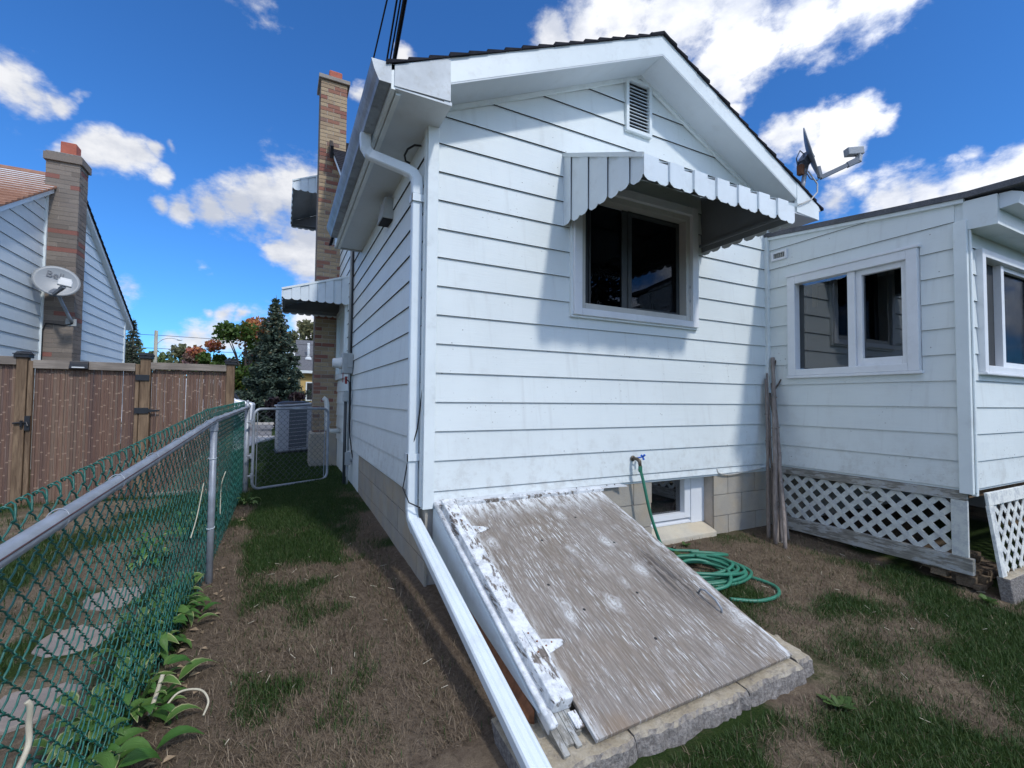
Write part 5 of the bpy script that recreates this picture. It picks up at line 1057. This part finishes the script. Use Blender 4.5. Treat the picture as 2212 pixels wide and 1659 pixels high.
g = G(); g.lathe([(.0, .06), (.18, .06), (.30, .03), (.33, 0)], acp(AW / 2, .38, 1.02), (0, 0, 1), 20); g.build('fan_guard', MATS['black_m'], ac, smooth=True)
# ---------------------------------------------------------------- bare sticks in the porch corner
SK = [((3.24, -.25), (3.512, -.055, 1.64), .017, 'leftmost bare grey stick of the bundle leaning in the porch corner', None),
      ((3.17, -.37), (3.60, -.075, 1.86), .024, 'thickest bare stick of the bundle with two forked twigs at its top', 1),
      ((3.225, -.395), (3.565, -.09, 1.60), .017, 'bare stick right behind the thickest one in the porch corner bundle', None),
      ((3.12, -.49), (3.585, -.10, 1.48), .017, 'bare knotty stick whose foot stands farthest out on the ground', None),
      ((3.37, -.36), (3.575, -.06, 1.50), .015, 'rightmost bare stick of the bundle in front of the lattice', None),
      ((3.30, -.27), (3.535, -.05, 1.70), .013, 'thin bare stick half hidden behind the bundle in the porch corner', None)]
rg = random.Random(4)
for (x, y), top, r, lab, fk in SK:
    b = Vector((x, y, g1(x, y) - .03)); t = Vector(top); P = []; rr = []
    for i in range(13):
        f = i / 12; w = math.sin(f * math.pi) * .010; P.append(b.lerp(t, f) + Vector((rg.uniform(-1, 1) * .0035 + w * .8, rg.uniform(-1, 1) * .0035, 0))); rr.append(r * (1.05 - .3 * f) * rg.uniform(.92, 1.08))
    o = G().tube(P, rr, 9).build('stick', MATS['stick'], smooth=True, org=b); tag(o, lab, 'stick', 'bare sticks leaning in the corner')
    if fk:
        for k, (f, dv) in enumerate(((.93, (.085, -.01, .20)), (.80, (.09, -.02, .13)))):
            p = b.lerp(t, f); G().tube([p, p + Vector(dv) * .35, p + Vector(dv) * .7 + Vector((.006, 0, 0)), p + Vector(dv)], [.009, .008, .007, .0055], 7).build('twig', MATS['bark'], o, smooth=True)
    g = G()
    for f in (.22, .41, .6, .77): p = b.lerp(t, f) + Vector((.008, 0, 0)); g.lathe([(r * .2, -.014), (r * 1.16, -.004), (r * 1.16, .004), (r * .2, .014)], p, (t - b), 8)
    g.build('knot_ring', MATS['stick'], o, smooth=True)
# ---------------------------------------------------------------- tap and garden hose
tp_ = thing('garden_tap', 'small brass garden tap with a blue handle on the white siding', 'tap', (1.795, -.02, .915))
g = G(); g.tube([(1.795, 0, .918), (1.795, -.075, .918), (1.80, -.095, .90), (1.803, -.10, .86)], [.012, .015, .016, .013], 10); g.lathe([(.024, 0), (.024, .006), (0, .007)], (1.795, -.018, .918), (0, -1, 0), 12); g.build('spout', MATS['brass'], tp_, smooth=True)
g = G(); g.tube([(1.797, -.06, .925), (1.835, -.085, .935)], .006, 6)
for k in range(3):
    t = k * 2.094 + .3; cc = Vector((1.842, -.088, .937)); g.tube([cc, cc + Vector((.006, .024 * math.cos(t), .026 * math.sin(t)))], [.007, .010], 7)
g.build('handle', MATS['blue'], tp_)
def smooth(P, n=8):
    P = [Vector(p) for p in P]; out = []
    for i in range(len(P) - 1):
        a, b, c, d = P[max(i - 1, 0)], P[i], P[i + 1], P[min(i + 2, len(P) - 1)]
        for k in range(n):
            t = k / n; out.append(.5 * ((2 * b) + (c - a) * t + (2 * a - 5 * b + 4 * c - d) * t * t + (3 * b - a - 3 * c + d) * t ** 3))
    return out + [P[-1]]
hs = thing('garden_hose', 'green garden hose hanging from the tap and coiled on the soil beside the hatch', 'hose', (2.2, -.55, g1(2.2, -.55)))
gg = lambda x, y, h=.014: (x, y, g1(x, y) + h)
g = G(); g.lathe([(.016, 0), (.018, .035), (.012, .05)], (1.803, -.10, .862), (0, 0, -1), 10); g.tube(smooth([(1.803, -.10, .84), (1.83, -.112, .72), (1.875, -.13, .50), (1.93, -.15, .32), (1.99, -.16, .20), gg(2.09, -.17, .02), gg(2.17, -.2), gg(2.3, -.26)]), .0125, 10); g.build('drop', MATS['hose'], hs, smooth=True)
rg = random.Random(21); P = []; cx, cy = 1.93, -.52; NT = 9
for i in range(NT * 14):
    t = 2 * math.pi * i / 14; k = i / 14; rx = .40 - .018 * k + rg.uniform(-.012, .012); ry = .27 - .013 * k + rg.uniform(-.01, .01); h = .014 + .020 * (k % 4.3) * (.55 + .45 * math.sin(t * 1.0 + k)) 
    x, y = cx + .03 * math.sin(k * 1.7) + rx * math.cos(t), cy + .02 * math.cos(k * 2.3) + ry * math.sin(t) - .10 * math.cos(t); P.append(gg(x, y, max(.012, h)))
G().tube(smooth(P, 3), .0125, 8).build('coil', MATS['hose'], hs, smooth=True)
G().tube(smooth([gg(1.82, -.93), gg(1.98, -1.02), gg(2.16, -1.03), gg(2.27, -.97), gg(2.30, -.88), gg(2.25, -.74), gg(2.16, -.62), gg(2.05, -.53, .07), gg(1.9, -.48, .08), gg(1.7, -.52, .06)]), .0125, 10).build('loose_loop', MATS['hose'], hs, smooth=True)
G().tube(smooth([gg(1.72, -.8, .02), gg(1.92, -.84, .05), gg(2.06, -.74, .075), gg(2.10, -.62, .06), gg(2.02, -.50, .06), gg(1.84, -.42, .05)]), .0125, 10).build('loose_loop', MATS['hose'], hs, smooth=True)
G().tube(smooth([gg(2.2, -.26, .02), gg(2.38, -.36, .02), gg(2.42, -.44, .03), gg(2.30, -.47, .06), gg(2.05, -.45, .08)]), .0125, 10).build('loose_loop', MATS['hose'], hs, smooth=True)
G().lathe([(.013, 0), (.017, .01), (.017, .04), (.010, .05)], gg(2.10, -.165, .03), (.9, .3, .2), 10).build('coupling', MATS['brass'], hs, smooth=True)
o = G().tube(smooth([(2.84, -.012, .765), (2.86, -.018, .725), (3.0, -.02, .705), (3.2, -.02, .712), (3.4, -.02, .728), (3.6, -.02, .745)]), .006, 6).build('wall_cable', MATS['cablew'], smooth=True); tag(o, 'thin pale cable sagging along the bottom of the siding above the foundation', 'cable')
# ---------------------------------------------------------------- plants
def leafmesh(L, Wd, droop, rng_, name='leaf'):
    g = G(); n = 6; rim = []
    for i in range(n + 1):
        f = i / n; w = Wd * math.sin(math.pi * min(1, f * .94 + .06) ** .8) ** .8 * .5 if 0 < i < n else .002; x = L * f * (1 - .12 * f); z = .35 * L * math.sin(f * 1.7) - droop * L * f * f
        for s, r in ((-1, 1), (-.5, .5), (0, 0), (.5, .5), (1, 1)): g.v.append((x, s * w, z + abs(s) * w * .25)); rim.append(r if i < n else 1)
    for i in range(n):
        for k in range(4): g.f.append((i * 5 + k, i * 5 + k + 1, (i + 1) * 5 + k + 1, (i + 1) * 5 + k))
    me = g.mesh(name, MATS['hosta'], True); a = me.attributes.new('rim', 'FLOAT', 'POINT'); a.data.foreach_set('value', np.array(rim, np.float32)); return me
rg = random.Random(31); LM = [leafmesh(.20, .095, .45, rg), leafmesh(.16, .08, .3, rg), leafmesh(.24, .09, .6, rg)]
HP = [(-1.42, -1.02, 11, 'nearest broad leaved plant at the fence foot, bottom left corner'), (-1.47, -.72, 12, 'second nearest broad leaved plant, thick clump behind the fence at lower left'), (-1.40, -.44, 11, 'third broad leaved plant along the fence, beside the long curved leaf'),
      (-1.44, -.15, 12, 'broad leaved plant in the middle of the row behind the fence'), (-1.42, .14, 11, 'broad leaved plant behind the fence, just nearer than the middle post'), (-1.38, .42, 9, 'broad leaved plant poking through the fence by the middle post'),
      (-1.72, 1.35, 12, 'pale yellow green plant in the neighbour yard left of the fence post'), (-1.55, 1.9, 12, 'broad leaved plant behind the fence beyond the middle post'), (-1.48, 2.6, 9, 'farthest broad leaved plant behind the fence near the gate post'), (-1.43, -.88, 10, 'broad leaved plant between the two nearest clumps at the fence foot'), (-1.38, -.58, 9, 'low broad leaved plant pressed against the wire right of the pale shrivelled stalk'), (-1.39, -.02, 9, 'small leafed clump pressed against the wire in the middle of the row'), (-1.40, .28, 9, 'leafy clump just nearer than the plant by the middle post'),
      (-1.21, 2.95, 6, 'small broad leaved plant on the house side of the fence near the gate')]
for x, y, n, lab in HP:
    x -= .02 if n > 8 else .0; z = g1(x, y); t = thing('hosta_plant', lab, 'plant', (x, y, z), 'broad leaved plants along the fence')
    for k in range(n * 3):
        a = 2.4 * k + rg.uniform(-.3, .3); r = rg.uniform(.0, .12); s = rg.uniform(.32, .66) * (.8 if n < 8 else 1)
        h = rg.uniform(.01, .20) * (1 if k % 2 else .55) if n > 8 else rg.uniform(.02, .08)
        o = link('leaf', LM[k % 3], t, (x + r * math.cos(a), y + r * math.sin(a), z + h)); o.rotation_euler = (rg.uniform(-.3, .3), rg.uniform(-.5, .35), a); o.scale = (s, s, s)
    g = G()
    for k in range(7): a = rg.uniform(0, 6.28); g.tube([(x, y, z - .01), (x + .03 * math.cos(a), y + .03 * math.sin(a), z + .08), (x + .06 * math.cos(a), y + .06 * math.sin(a), z + .14)], .004, 5)
    g.build('stems', MATS['weed'], t)
for (x, y, rz_, s) in ((-1.27, -.42, .55, .8), (-1.27, -.70, .3, .6), (-1.27, -.84, .15, .7), (-1.27, .10, .2, .5), (-1.26, .22, .5, .55)):
    o = link('leaf', LM[2], None, (x, y, g1(x, y) + .035)); o.rotation_euler = (0, -.25, rz_); o.scale = (s, s, s)
    tag(o, {-.42: 'long curved green leaf reaching over the soil from the fence', -.70: 'broad green leaf lying on the soil at the fence foot', -.84: 'lowest broad green leaf at the fence foot', .10: 'lower of two small leaves through the fence near the post', .22: 'upper of two small leaves through the fence near the post'}[y], 'leaf', 'leaves through the fence foot')
rg = random.Random(3)
def stalk(P, r, lab):
    o = G().tube(smooth(P), r, 6).build('dry_stalk', MATS['stalk'], smooth=True); tag(o, lab, 'dry stalk', 'bleached stalks at the fence foot')
stalk([gg(-1.30, -.62, .02), gg(-1.25, -.56, .06), gg(-1.17, -.56, .05), gg(-1.13, -.62, .03), gg(-1.14, -.68, .01)], .0045, 'bleached arching stalk on the soil at the fence foot')
stalk([gg(-1.34, -.60, .02), gg(-1.32, -.55, .10), gg(-1.31, -.53, .14)], .009, 'pale shrivelled stalk standing against the fence foot')
stalk([(-1.372, -1.60, .715), (-1.368, -1.595, .70), (-1.372, -1.585, .655), (-1.370, -1.59, .61), (-1.376, -1.63, .57), (-1.38, -1.67, .52)], .006, 'pale knotted twine hanging on the fence at the left edge')
stalk([(-1.31, .5, .85), (-1.32, .36, .68), (-1.33, .22, .58)], .003, 'thin pale vine stem woven through the fence')
stalk([(-1.28, 1.5, .78), (-1.30, 1.46, .70), (-1.31, 1.5, .60), (-1.30, 1.4, .45)], .004, 'pale twisted vine hanging on the fence beyond the middle post')
g = G()
for k in range(46):
    x, y = rg.uniform(-1.33, -1.17), rg.uniform(-1.1, 2.4); s = rg.uniform(.012, .03); z = g1(x, y) + .008; a = rg.uniform(0, 6.28); c, q = math.cos(a) * s, math.sin(a) * s
    g.add([(x - c, y - q, z), (x - q * .5, y + c * .5, z + s * .3), (x + c, y + q, z + s * .15), (x + q * .5, y - c * .5, z + s * .5)], [(0, 1, 2), (0, 2, 3)])
g.build('leaf_litter', MATS['dead'], kind='stuff')
g = G()
for k in range(70):
    x, y = (rg.uniform(-1.1, -.1), rg.uniform(-1.2, 1.2)) if k % 2 else (rg.uniform(1.5, 4), rg.uniform(-2.4, -.3)); z = g1(x, y) + .010; a = rg.uniform(0, 6.28); l = rg.uniform(.02, .05); g.tube([(x, y, z), (x + l * math.cos(a), y + l * math.sin(a), z + .012)], .0016, 4)
g.build('straw_bits', MATS['stalk'], kind='stuff')
def weed(x, y, n, L, lab, tint=.5):
    g = G(); z = g1(x, y); tv = []
    for k in range(n):
        a = 2.4 * k; l = L * rg.uniform(.6, 1); w = l * .2; e = rg.uniform(.25, .9); c, s = math.cos(a), math.sin(a)
        p = lambda f, q: (x + c * l * f * math.cos(e) - s * q, y + s * l * f * math.cos(e) + c * q, z + l * f * math.sin(e) * (1.25 - .5 * f))
        g.add([p(0, -.003), p(.35, -w * .7), p(.7, -w), p(1, 0), p(.7, w), p(.35, w * .7), p(0, .003)], [(0, 1, 5, 6), (1, 2, 4, 5), (2, 3, 4)]); tv += [rg.random()] * 7
    o = g.build('weed', MATS['weed'], org=(x, y, z)); a = o.data.attributes.new('tint', 'FLOAT', 'POINT'); a.data.foreach_set('value', np.array(tv, np.float32)); tag(o, lab, 'weed', 'small weeds on the ground'); return o
weed(1.43, -1.80, 12, .10, 'small green weed at the front right of the concrete kerb'); weed(.30, -1.88, 9, .12, 'small green weed at the bottom edge of the photo left of the kerb'); weed(2.30, -.12, 16, .07, 'little weed in front of the basement window sill')
weed(2.02, -.38, 22, .16, 'leafy weed growing up through the hose coil'); weed(2.2, -.5, 14, .10, 'smaller weed inside the right end of the hose coil'); weed(3.50, -1.66, 16, .10, 'dark green weed at the foot of the porch corner board')
# ---------------------------------------------------------------- trees
def leafcloud(P, size, name, m, parent, tint, flat=.0, aspect=.75):
    n = len(P); P = np.asarray(P); a = RNG.normal(size=(n, 3)); a /= np.linalg.norm(a, axis=1)[:, None]; b = RNG.normal(size=(n, 3)); b -= a * (a * b).sum(1)[:, None]; b /= np.linalg.norm(b, axis=1)[:, None]
    if flat: a[:, 2] *= 1 - flat; b[:, 2] *= 1 - flat
    s = RNG.uniform(.6, 1.3, (n, 1)) * size; V = np.stack([P - a * s, P + b * s * aspect, P + a * s, P - b * s * aspect], 1)
    me = bpy.data.meshes.new(name); me.vertices.add(n * 4); me.vertices.foreach_set('co', (V - np.array(ORG[parent.name])).ravel()); L = np.arange(n * 4); me.loops.add(n * 4); me.loops.foreach_set('vertex_index', L)
    me.polygons.add(n); me.polygons.foreach_set('loop_start', np.arange(0, n * 4, 4)); me.polygons.foreach_set('loop_total', np.full(n, 4)); me.update(calc_edges=True); me.materials.append(m)
    at = me.attributes.new('tint', 'FLOAT', 'POINT'); at.data.foreach_set('value', np.repeat(np.clip(tint, 0, 1), 4).astype(np.float32)); return link(name, me, parent, ORG[parent.name])
def conifer(name, lab, x, y, z0, H, Rb, m, dens=1.0, size=.11, cat='tree', brown=0):
    t = thing(name, lab, cat, (x, y, z0)); G().tube([(x, y, z0 - .3), (x + .03, y, z0 + H * .5), (x, y, z0 + H)], [H * .022, H * .012, .01], 8).build('trunk', MATS['bark'], t, smooth=True)
    P = []; T = []; rg = random.Random(int(x * 10) + 5); br = G(); h = .04
    while h < .985:
        L0 = Rb * (1 - h) ** .85 * (.9 if h > .12 else .75 + h * 1.5); nb_ = int(9 + 5 * (1 - h)); a0 = rg.uniform(0, 6.28)
        for k in range(nb_):
            a = a0 + 6.283 * k / nb_ + rg.uniform(-.25, .25); L = L0 * rg.uniform(.72, 1.12); c, s = math.cos(a), math.sin(a); tip = rg.uniform(-.06, .10) * L; hz_ = z0 + h * H
            br.tube([(x, y, hz_), (x + c * L * .9, y + s * L * .9, hz_ - .18 * L + tip)], [.02, .006], 4, False)
            n = max(10, int(46 * L * dens)); f = RNG.uniform(.12, 1, n) ** .75; w = (.20 * L + .05) * (1 - f * .55)
            lat = RNG.normal(0, .55, n) * w; zz = hz_ - .34 * L * f + .22 * L * f * f + tip * f + RNG.normal(-.03, .05, n) * (1 + L * .3)
            P.append(np.stack([x + c * L * f - s * lat, y + s * L * f + c * lat, zz], -1)); T.append(np.clip(RNG.normal(.35, .2, n) + .3 * (f - .4) + (brown if h > .55 else 0) * rg.random(), 0, 1))
        h += .034 + .012 * (1 - h)
    br.build('branches', MATS['bark'], t); leafcloud(np.concatenate(P), size, 'crown', m, t, np.concatenate(T), .3, .34); return t
conifer('spruce_tree', 'tall dark green spruce tree standing beyond the gate', -1.25, 25, .1, 6.95, 2.5, MATS['needle'], 1.9, .14, brown=.35)
conifer('pine_tree', 'thin distant conifer at the right end of the neighbour house', -12.0, 45, .1, 7.9, 2.0, MATS['pine'], .55, .17)
def broad(name, lab, x, y, z0, H, Rx, m, n, size, zoff=.3, tintf=None, blobs=16, cat='tree'):
    t = thing(name, lab, cat, (x, y, z0)); rg = random.Random(int(abs(x) * 13) + 2); P = []; T = []; br = G(); zc = z0 + H * (zoff + (1 - zoff) / 2)
    br.tube([(x, y, z0 - .2), (x + .05, y, z0 + H * .35), (x, y, z0 + H * .7)], [H * .022, H * .016, H * .006], 7)
    for k in range(blobs):
        a = rg.uniform(0, 6.28); u = rg.uniform(-.9, .95); rr = math.sqrt(max(.05, 1 - u * u)) * rg.uniform(.35, .95); bx, by, bz = x + Rx * rr * math.cos(a), y + Rx * rr * math.sin(a), zc + u * H * (1 - zoff) / 2 * .88
        s = Rx * rg.uniform(.28, .48); nn = n // blobs; q = RNG.normal(size=(nn, 3)); q /= np.linalg.norm(q, axis=1)[:, None]; q *= (RNG.random((nn, 1)) ** .45) * s * [1, 1, .75]
        P.append(q + [bx, by, bz]); tt = tintf(bx, bz, rg) if tintf else rg.random(); T.append(np.clip(RNG.normal(tt, .12, nn), 0, 1)); br.tube([(x, y, z0 + H * .3), ((x + bx) / 2, (y + by) / 2, (z0 + H * .4 + bz) / 2), (bx, by, bz)], [H * .010, H * .007, .01], 5)
    br.build('trunk', MATS['bark'], t); leafcloud(np.concatenate(P), size, 'crown', m, t, np.concatenate(T)); return t
broad('maple_tree', 'maple tree turning from green to orange left of the spruce', -2.9, 30, .1, 6.4, 2.3, MATS['maple'], 9000, .12, .12, lambda bx, bz, r: .68 + r.uniform(-.1, .3) if (bx > -3.9 and bz > 3.4 and r.random() < .7) else .2 + r.uniform(-.15, .2), 34)
broad('maple_tree', 'smaller green tree with a reddish crown left of the orange maple', -4.9, 31, .1, 5.0, 1.2, MATS['maple'], 3000, .12, .1, lambda bx, bz, r: .9 if bz > 4.2 and r.random() < .4 else .2, 14)
broad('pink_tree', 'low reddish tree beside the pale trees beyond the bamboo fence', -6.5, 38, .1, 4.9, 1.3, MATS['pink'], 2200, .13, .2, None, 10)
broad('pale_tree', 'pale green tree right of the utility pole beyond the bamboo fence', -9.0, 46, .1, 6.0, 2.0, MATS['pale'], 2600, .16, .2, None, 14)
broad('pale_tree', 'thin pale tree left of the utility pole beyond the bamboo fence', -11.2, 50, .1, 5.6, 1.6, MATS['pale'], 1700, .16, .2, None, 10)
broad('purple_shrub', 'dark purple leaved shrub between the spruce and the chimney', -.42, 17.2, .1, 2.05, .85, MATS['purple'], 4200, .06, .0, None, 12, 'shrub')
broad('tree', 'golden tree behind the yellow house seen next to the chimney', 2.6, 62, .1, 11.5, 3.2, MATS['pale'], 3000, .25, .2, None, 12)
broad('tree', 'leafy tree across the road behind the spruce', 4.5, 34, .1, 6.5, 2.6, MATS['green_t'], 4000, .16, .15, None, 16)
broad('tree', 'round green tree on the far side of the road left of the maples', -16, 60, .1, 7.5, 3.6, MATS['green_t'], 3500, .22, .1, None, 16)
broad('tree', 'wide green tree far down the street at left', -26, 62, .1, 9, 4.5, MATS['green_t'], 3500, .25, .1, None, 16)
P = []; rr = random.Random(8)
for k in range(150): P.append(RNG.normal(size=(60, 3)) * [2.6, 1.2, 1.3] + [-75 + k * 1.05, 95 + rr.uniform(-4, 4), 2.2 + 2.2 * rr.random()])
tl = thing('tree_line', 'x', 'x', (0, 95, 0)); del tl['label'], tl['category']; q = leafcloud(np.concatenate(P), .55, 'tree_line', MATS['green_t'], tl, RNG.random(9000)); q.parent = None; q.location = (0, 95, 0); q['kind'] = 'stuff'; bpy.data.objects.remove(tl); q.name = 'tree_line'
# ---------------------------------------------------------------- pole, lamp, wires
up_ = thing('utility_pole', 'pale wooden utility pole with a curved street lamp arm in the distance', 'utility pole', (-9.46, 40, .1))
G().tube([(-9.46, 40, -.2), (-9.46, 40, 6.45)], [.14, .11], 10).build('pole', MATS['pole'], up_, smooth=True); G().tube(smooth([(-9.40, 40, 5.4), (-9.1, 39.9, 5.75), (-8.6, 39.8, 5.92), (-8.05, 39.7, 5.86)]), .035, 7).build('lamp_arm', MATS['alum'], up_, smooth=True)
G().lathe([(0, -.02), (.07, 0), (.09, .15), (.04, .34), (0, .36)], (-8.12, 39.7, 5.84), (1, 0, -.1), 10).build('lamp_head', MATS['alum'], up_, smooth=True)
for zz, lab in ((6.1, 'upper overhead wire strung across the sky over the distant trees'), (5.1, 'lower overhead wire strung across the distant trees')):
    o = G().tube([(-40, 41, zz + .25), (-20, 40.3, zz - .1), (-9.46, 40, zz), (0, 39.8, zz - .12), (14, 39.5, zz + .2)], .018, 5).build('overhead_wire', MATS['cable']); tag(o, lab, 'wire', 'overhead wires down the street')
# ---------------------------------------------------------------- far yellow house and a parked van
yh = thing('house', 'small yellow house with grey roof and metal stovepipe across the road', 'house', (4.5, 42, .1))
G().box(.55, 9, 39, 46, -.2, 3.6).build('wall', MATS['yel'], yh); yr = G(); yr.prism([(.2, 38.5, 3.62), (.2, 42.5, 6.7), (.2, 46.5, 3.62)], (9.2, 0, 0)); yrf = yr.build('roof', MATS['shingle_g'], yh)
G().box(.2, 9.4, 38.44, 38.499, 3.5, 3.72).build('fascia', MATS['trim'], yrf); G().tube([(1.15, 40.2, 4.6), (1.15, 40.2, 6.2)], .11, 10).build('stovepipe', MATS['mill'], yrf, smooth=True); G().lathe([(.34, 0), (.12, .35)], (1.15, 40.2, 4.75), (0, 0, 1), 12).build('pipe_collar', MATS['mill'], yrf)
g = G(); g.box(.95, 1.9, 38.96, 38.999, 1.2, 2.8); w_ = g.build('window', MATS['trim'], yh); G().box(1.05, 1.8, 38.94, 38.959, 1.3, 2.7).build('pane', MATS['dark'], w_)
vn = thing('parked_van', 'white van parked on the road half hidden between the bamboo fence and the spruce', 'van', (-3.6, 18.5, .15))
zr = g1(-3, 18) + .02
g = G(); g.prism([(-6.0, 17.6, zr + .35), (-1.9, 17.6, zr + .35), (-1.85, 17.6, zr + 1.05), (-2.45, 17.6, zr + 1.2), (-3.0, 17.6, zr + 1.95), (-5.9, 17.6, zr + 2.0), (-6.05, 17.6, zr + 1.0)], (0, 1.8, 0)); g.build('body', MATS['paintw'], vn, bevel=.06)
g = G(); g.prism([(-2.62, 17.59, zr + 1.22), (-3.05, 17.59, zr + 1.8), (-3.6, 17.59, zr + 1.82), (-3.6, 17.59, zr + 1.2)], (0, -.008, 0)); g.build('side_window', MATS['dark'], vn)
g = G(); g.hexa([(-2.44, 17.7, zr + 1.24), (-2.42, 17.7, zr + 1.24), (-2.42, 19.3, zr + 1.24), (-2.44, 19.3, zr + 1.24), (-2.97, 17.75, zr + 1.9), (-2.95, 17.75, zr + 1.9), (-2.95, 19.25, zr + 1.9), (-2.97, 19.25, zr + 1.9)]); g.build('windscreen', MATS['dark'], vn)
for x in (-2.6, -5.2):
    for yy, s in ((17.58, -1), (19.42, 1)):
        w_ = G().lathe([(0, 0), (.33, 0), (.36, .03), (.36, .2), (0, .2)], (x, yy, zr + .36), (0, -s, 0), 18).build('wheel', MATS['black_m'], vn); G().lathe([(0, 0), (.20, 0), (.21, -.01)], (x, yy + s * .012, zr + .36), (0, -s, 0), 14).build('rim', MATS['galv'], w_)
# ---------------------------------------------------------------- garage and tree on the camera's side, mirrored in the panes
gr = thing('garage', 'dark roofed garage behind the camera, seen only mirrored in the gable window', 'garage', (12, -11, -.3))
G().box(8.2, 15, -16, -8.2, -.6, 3.0).build('wall', MATS['siding_n'], gr); g = G(); g.prism([(7.7, -7.8, 2.95), (11.6, -7.8, 5.0), (15.5, -7.8, 2.95), (15.5, -7.8, 3.1), (11.6, -7.8, 5.18), (7.7, -7.8, 3.1)], (0, -8.6, 0)); g.build('roof', MATS['shingle'], gr); G().prism([(8.2, -8.25, 3.0), (15, -8.25, 3.0), (11.6, -8.25, 4.98)], (0, -.1, 0)).build('gable', MATS['siding_n'], gr)
conifer('spruce_tree', 'dark spruce behind the camera, mirrored in the front window of the porch', 7.5, -7.5, -.4, 7.5, 1.7, MATS['needle'], .9, .13)
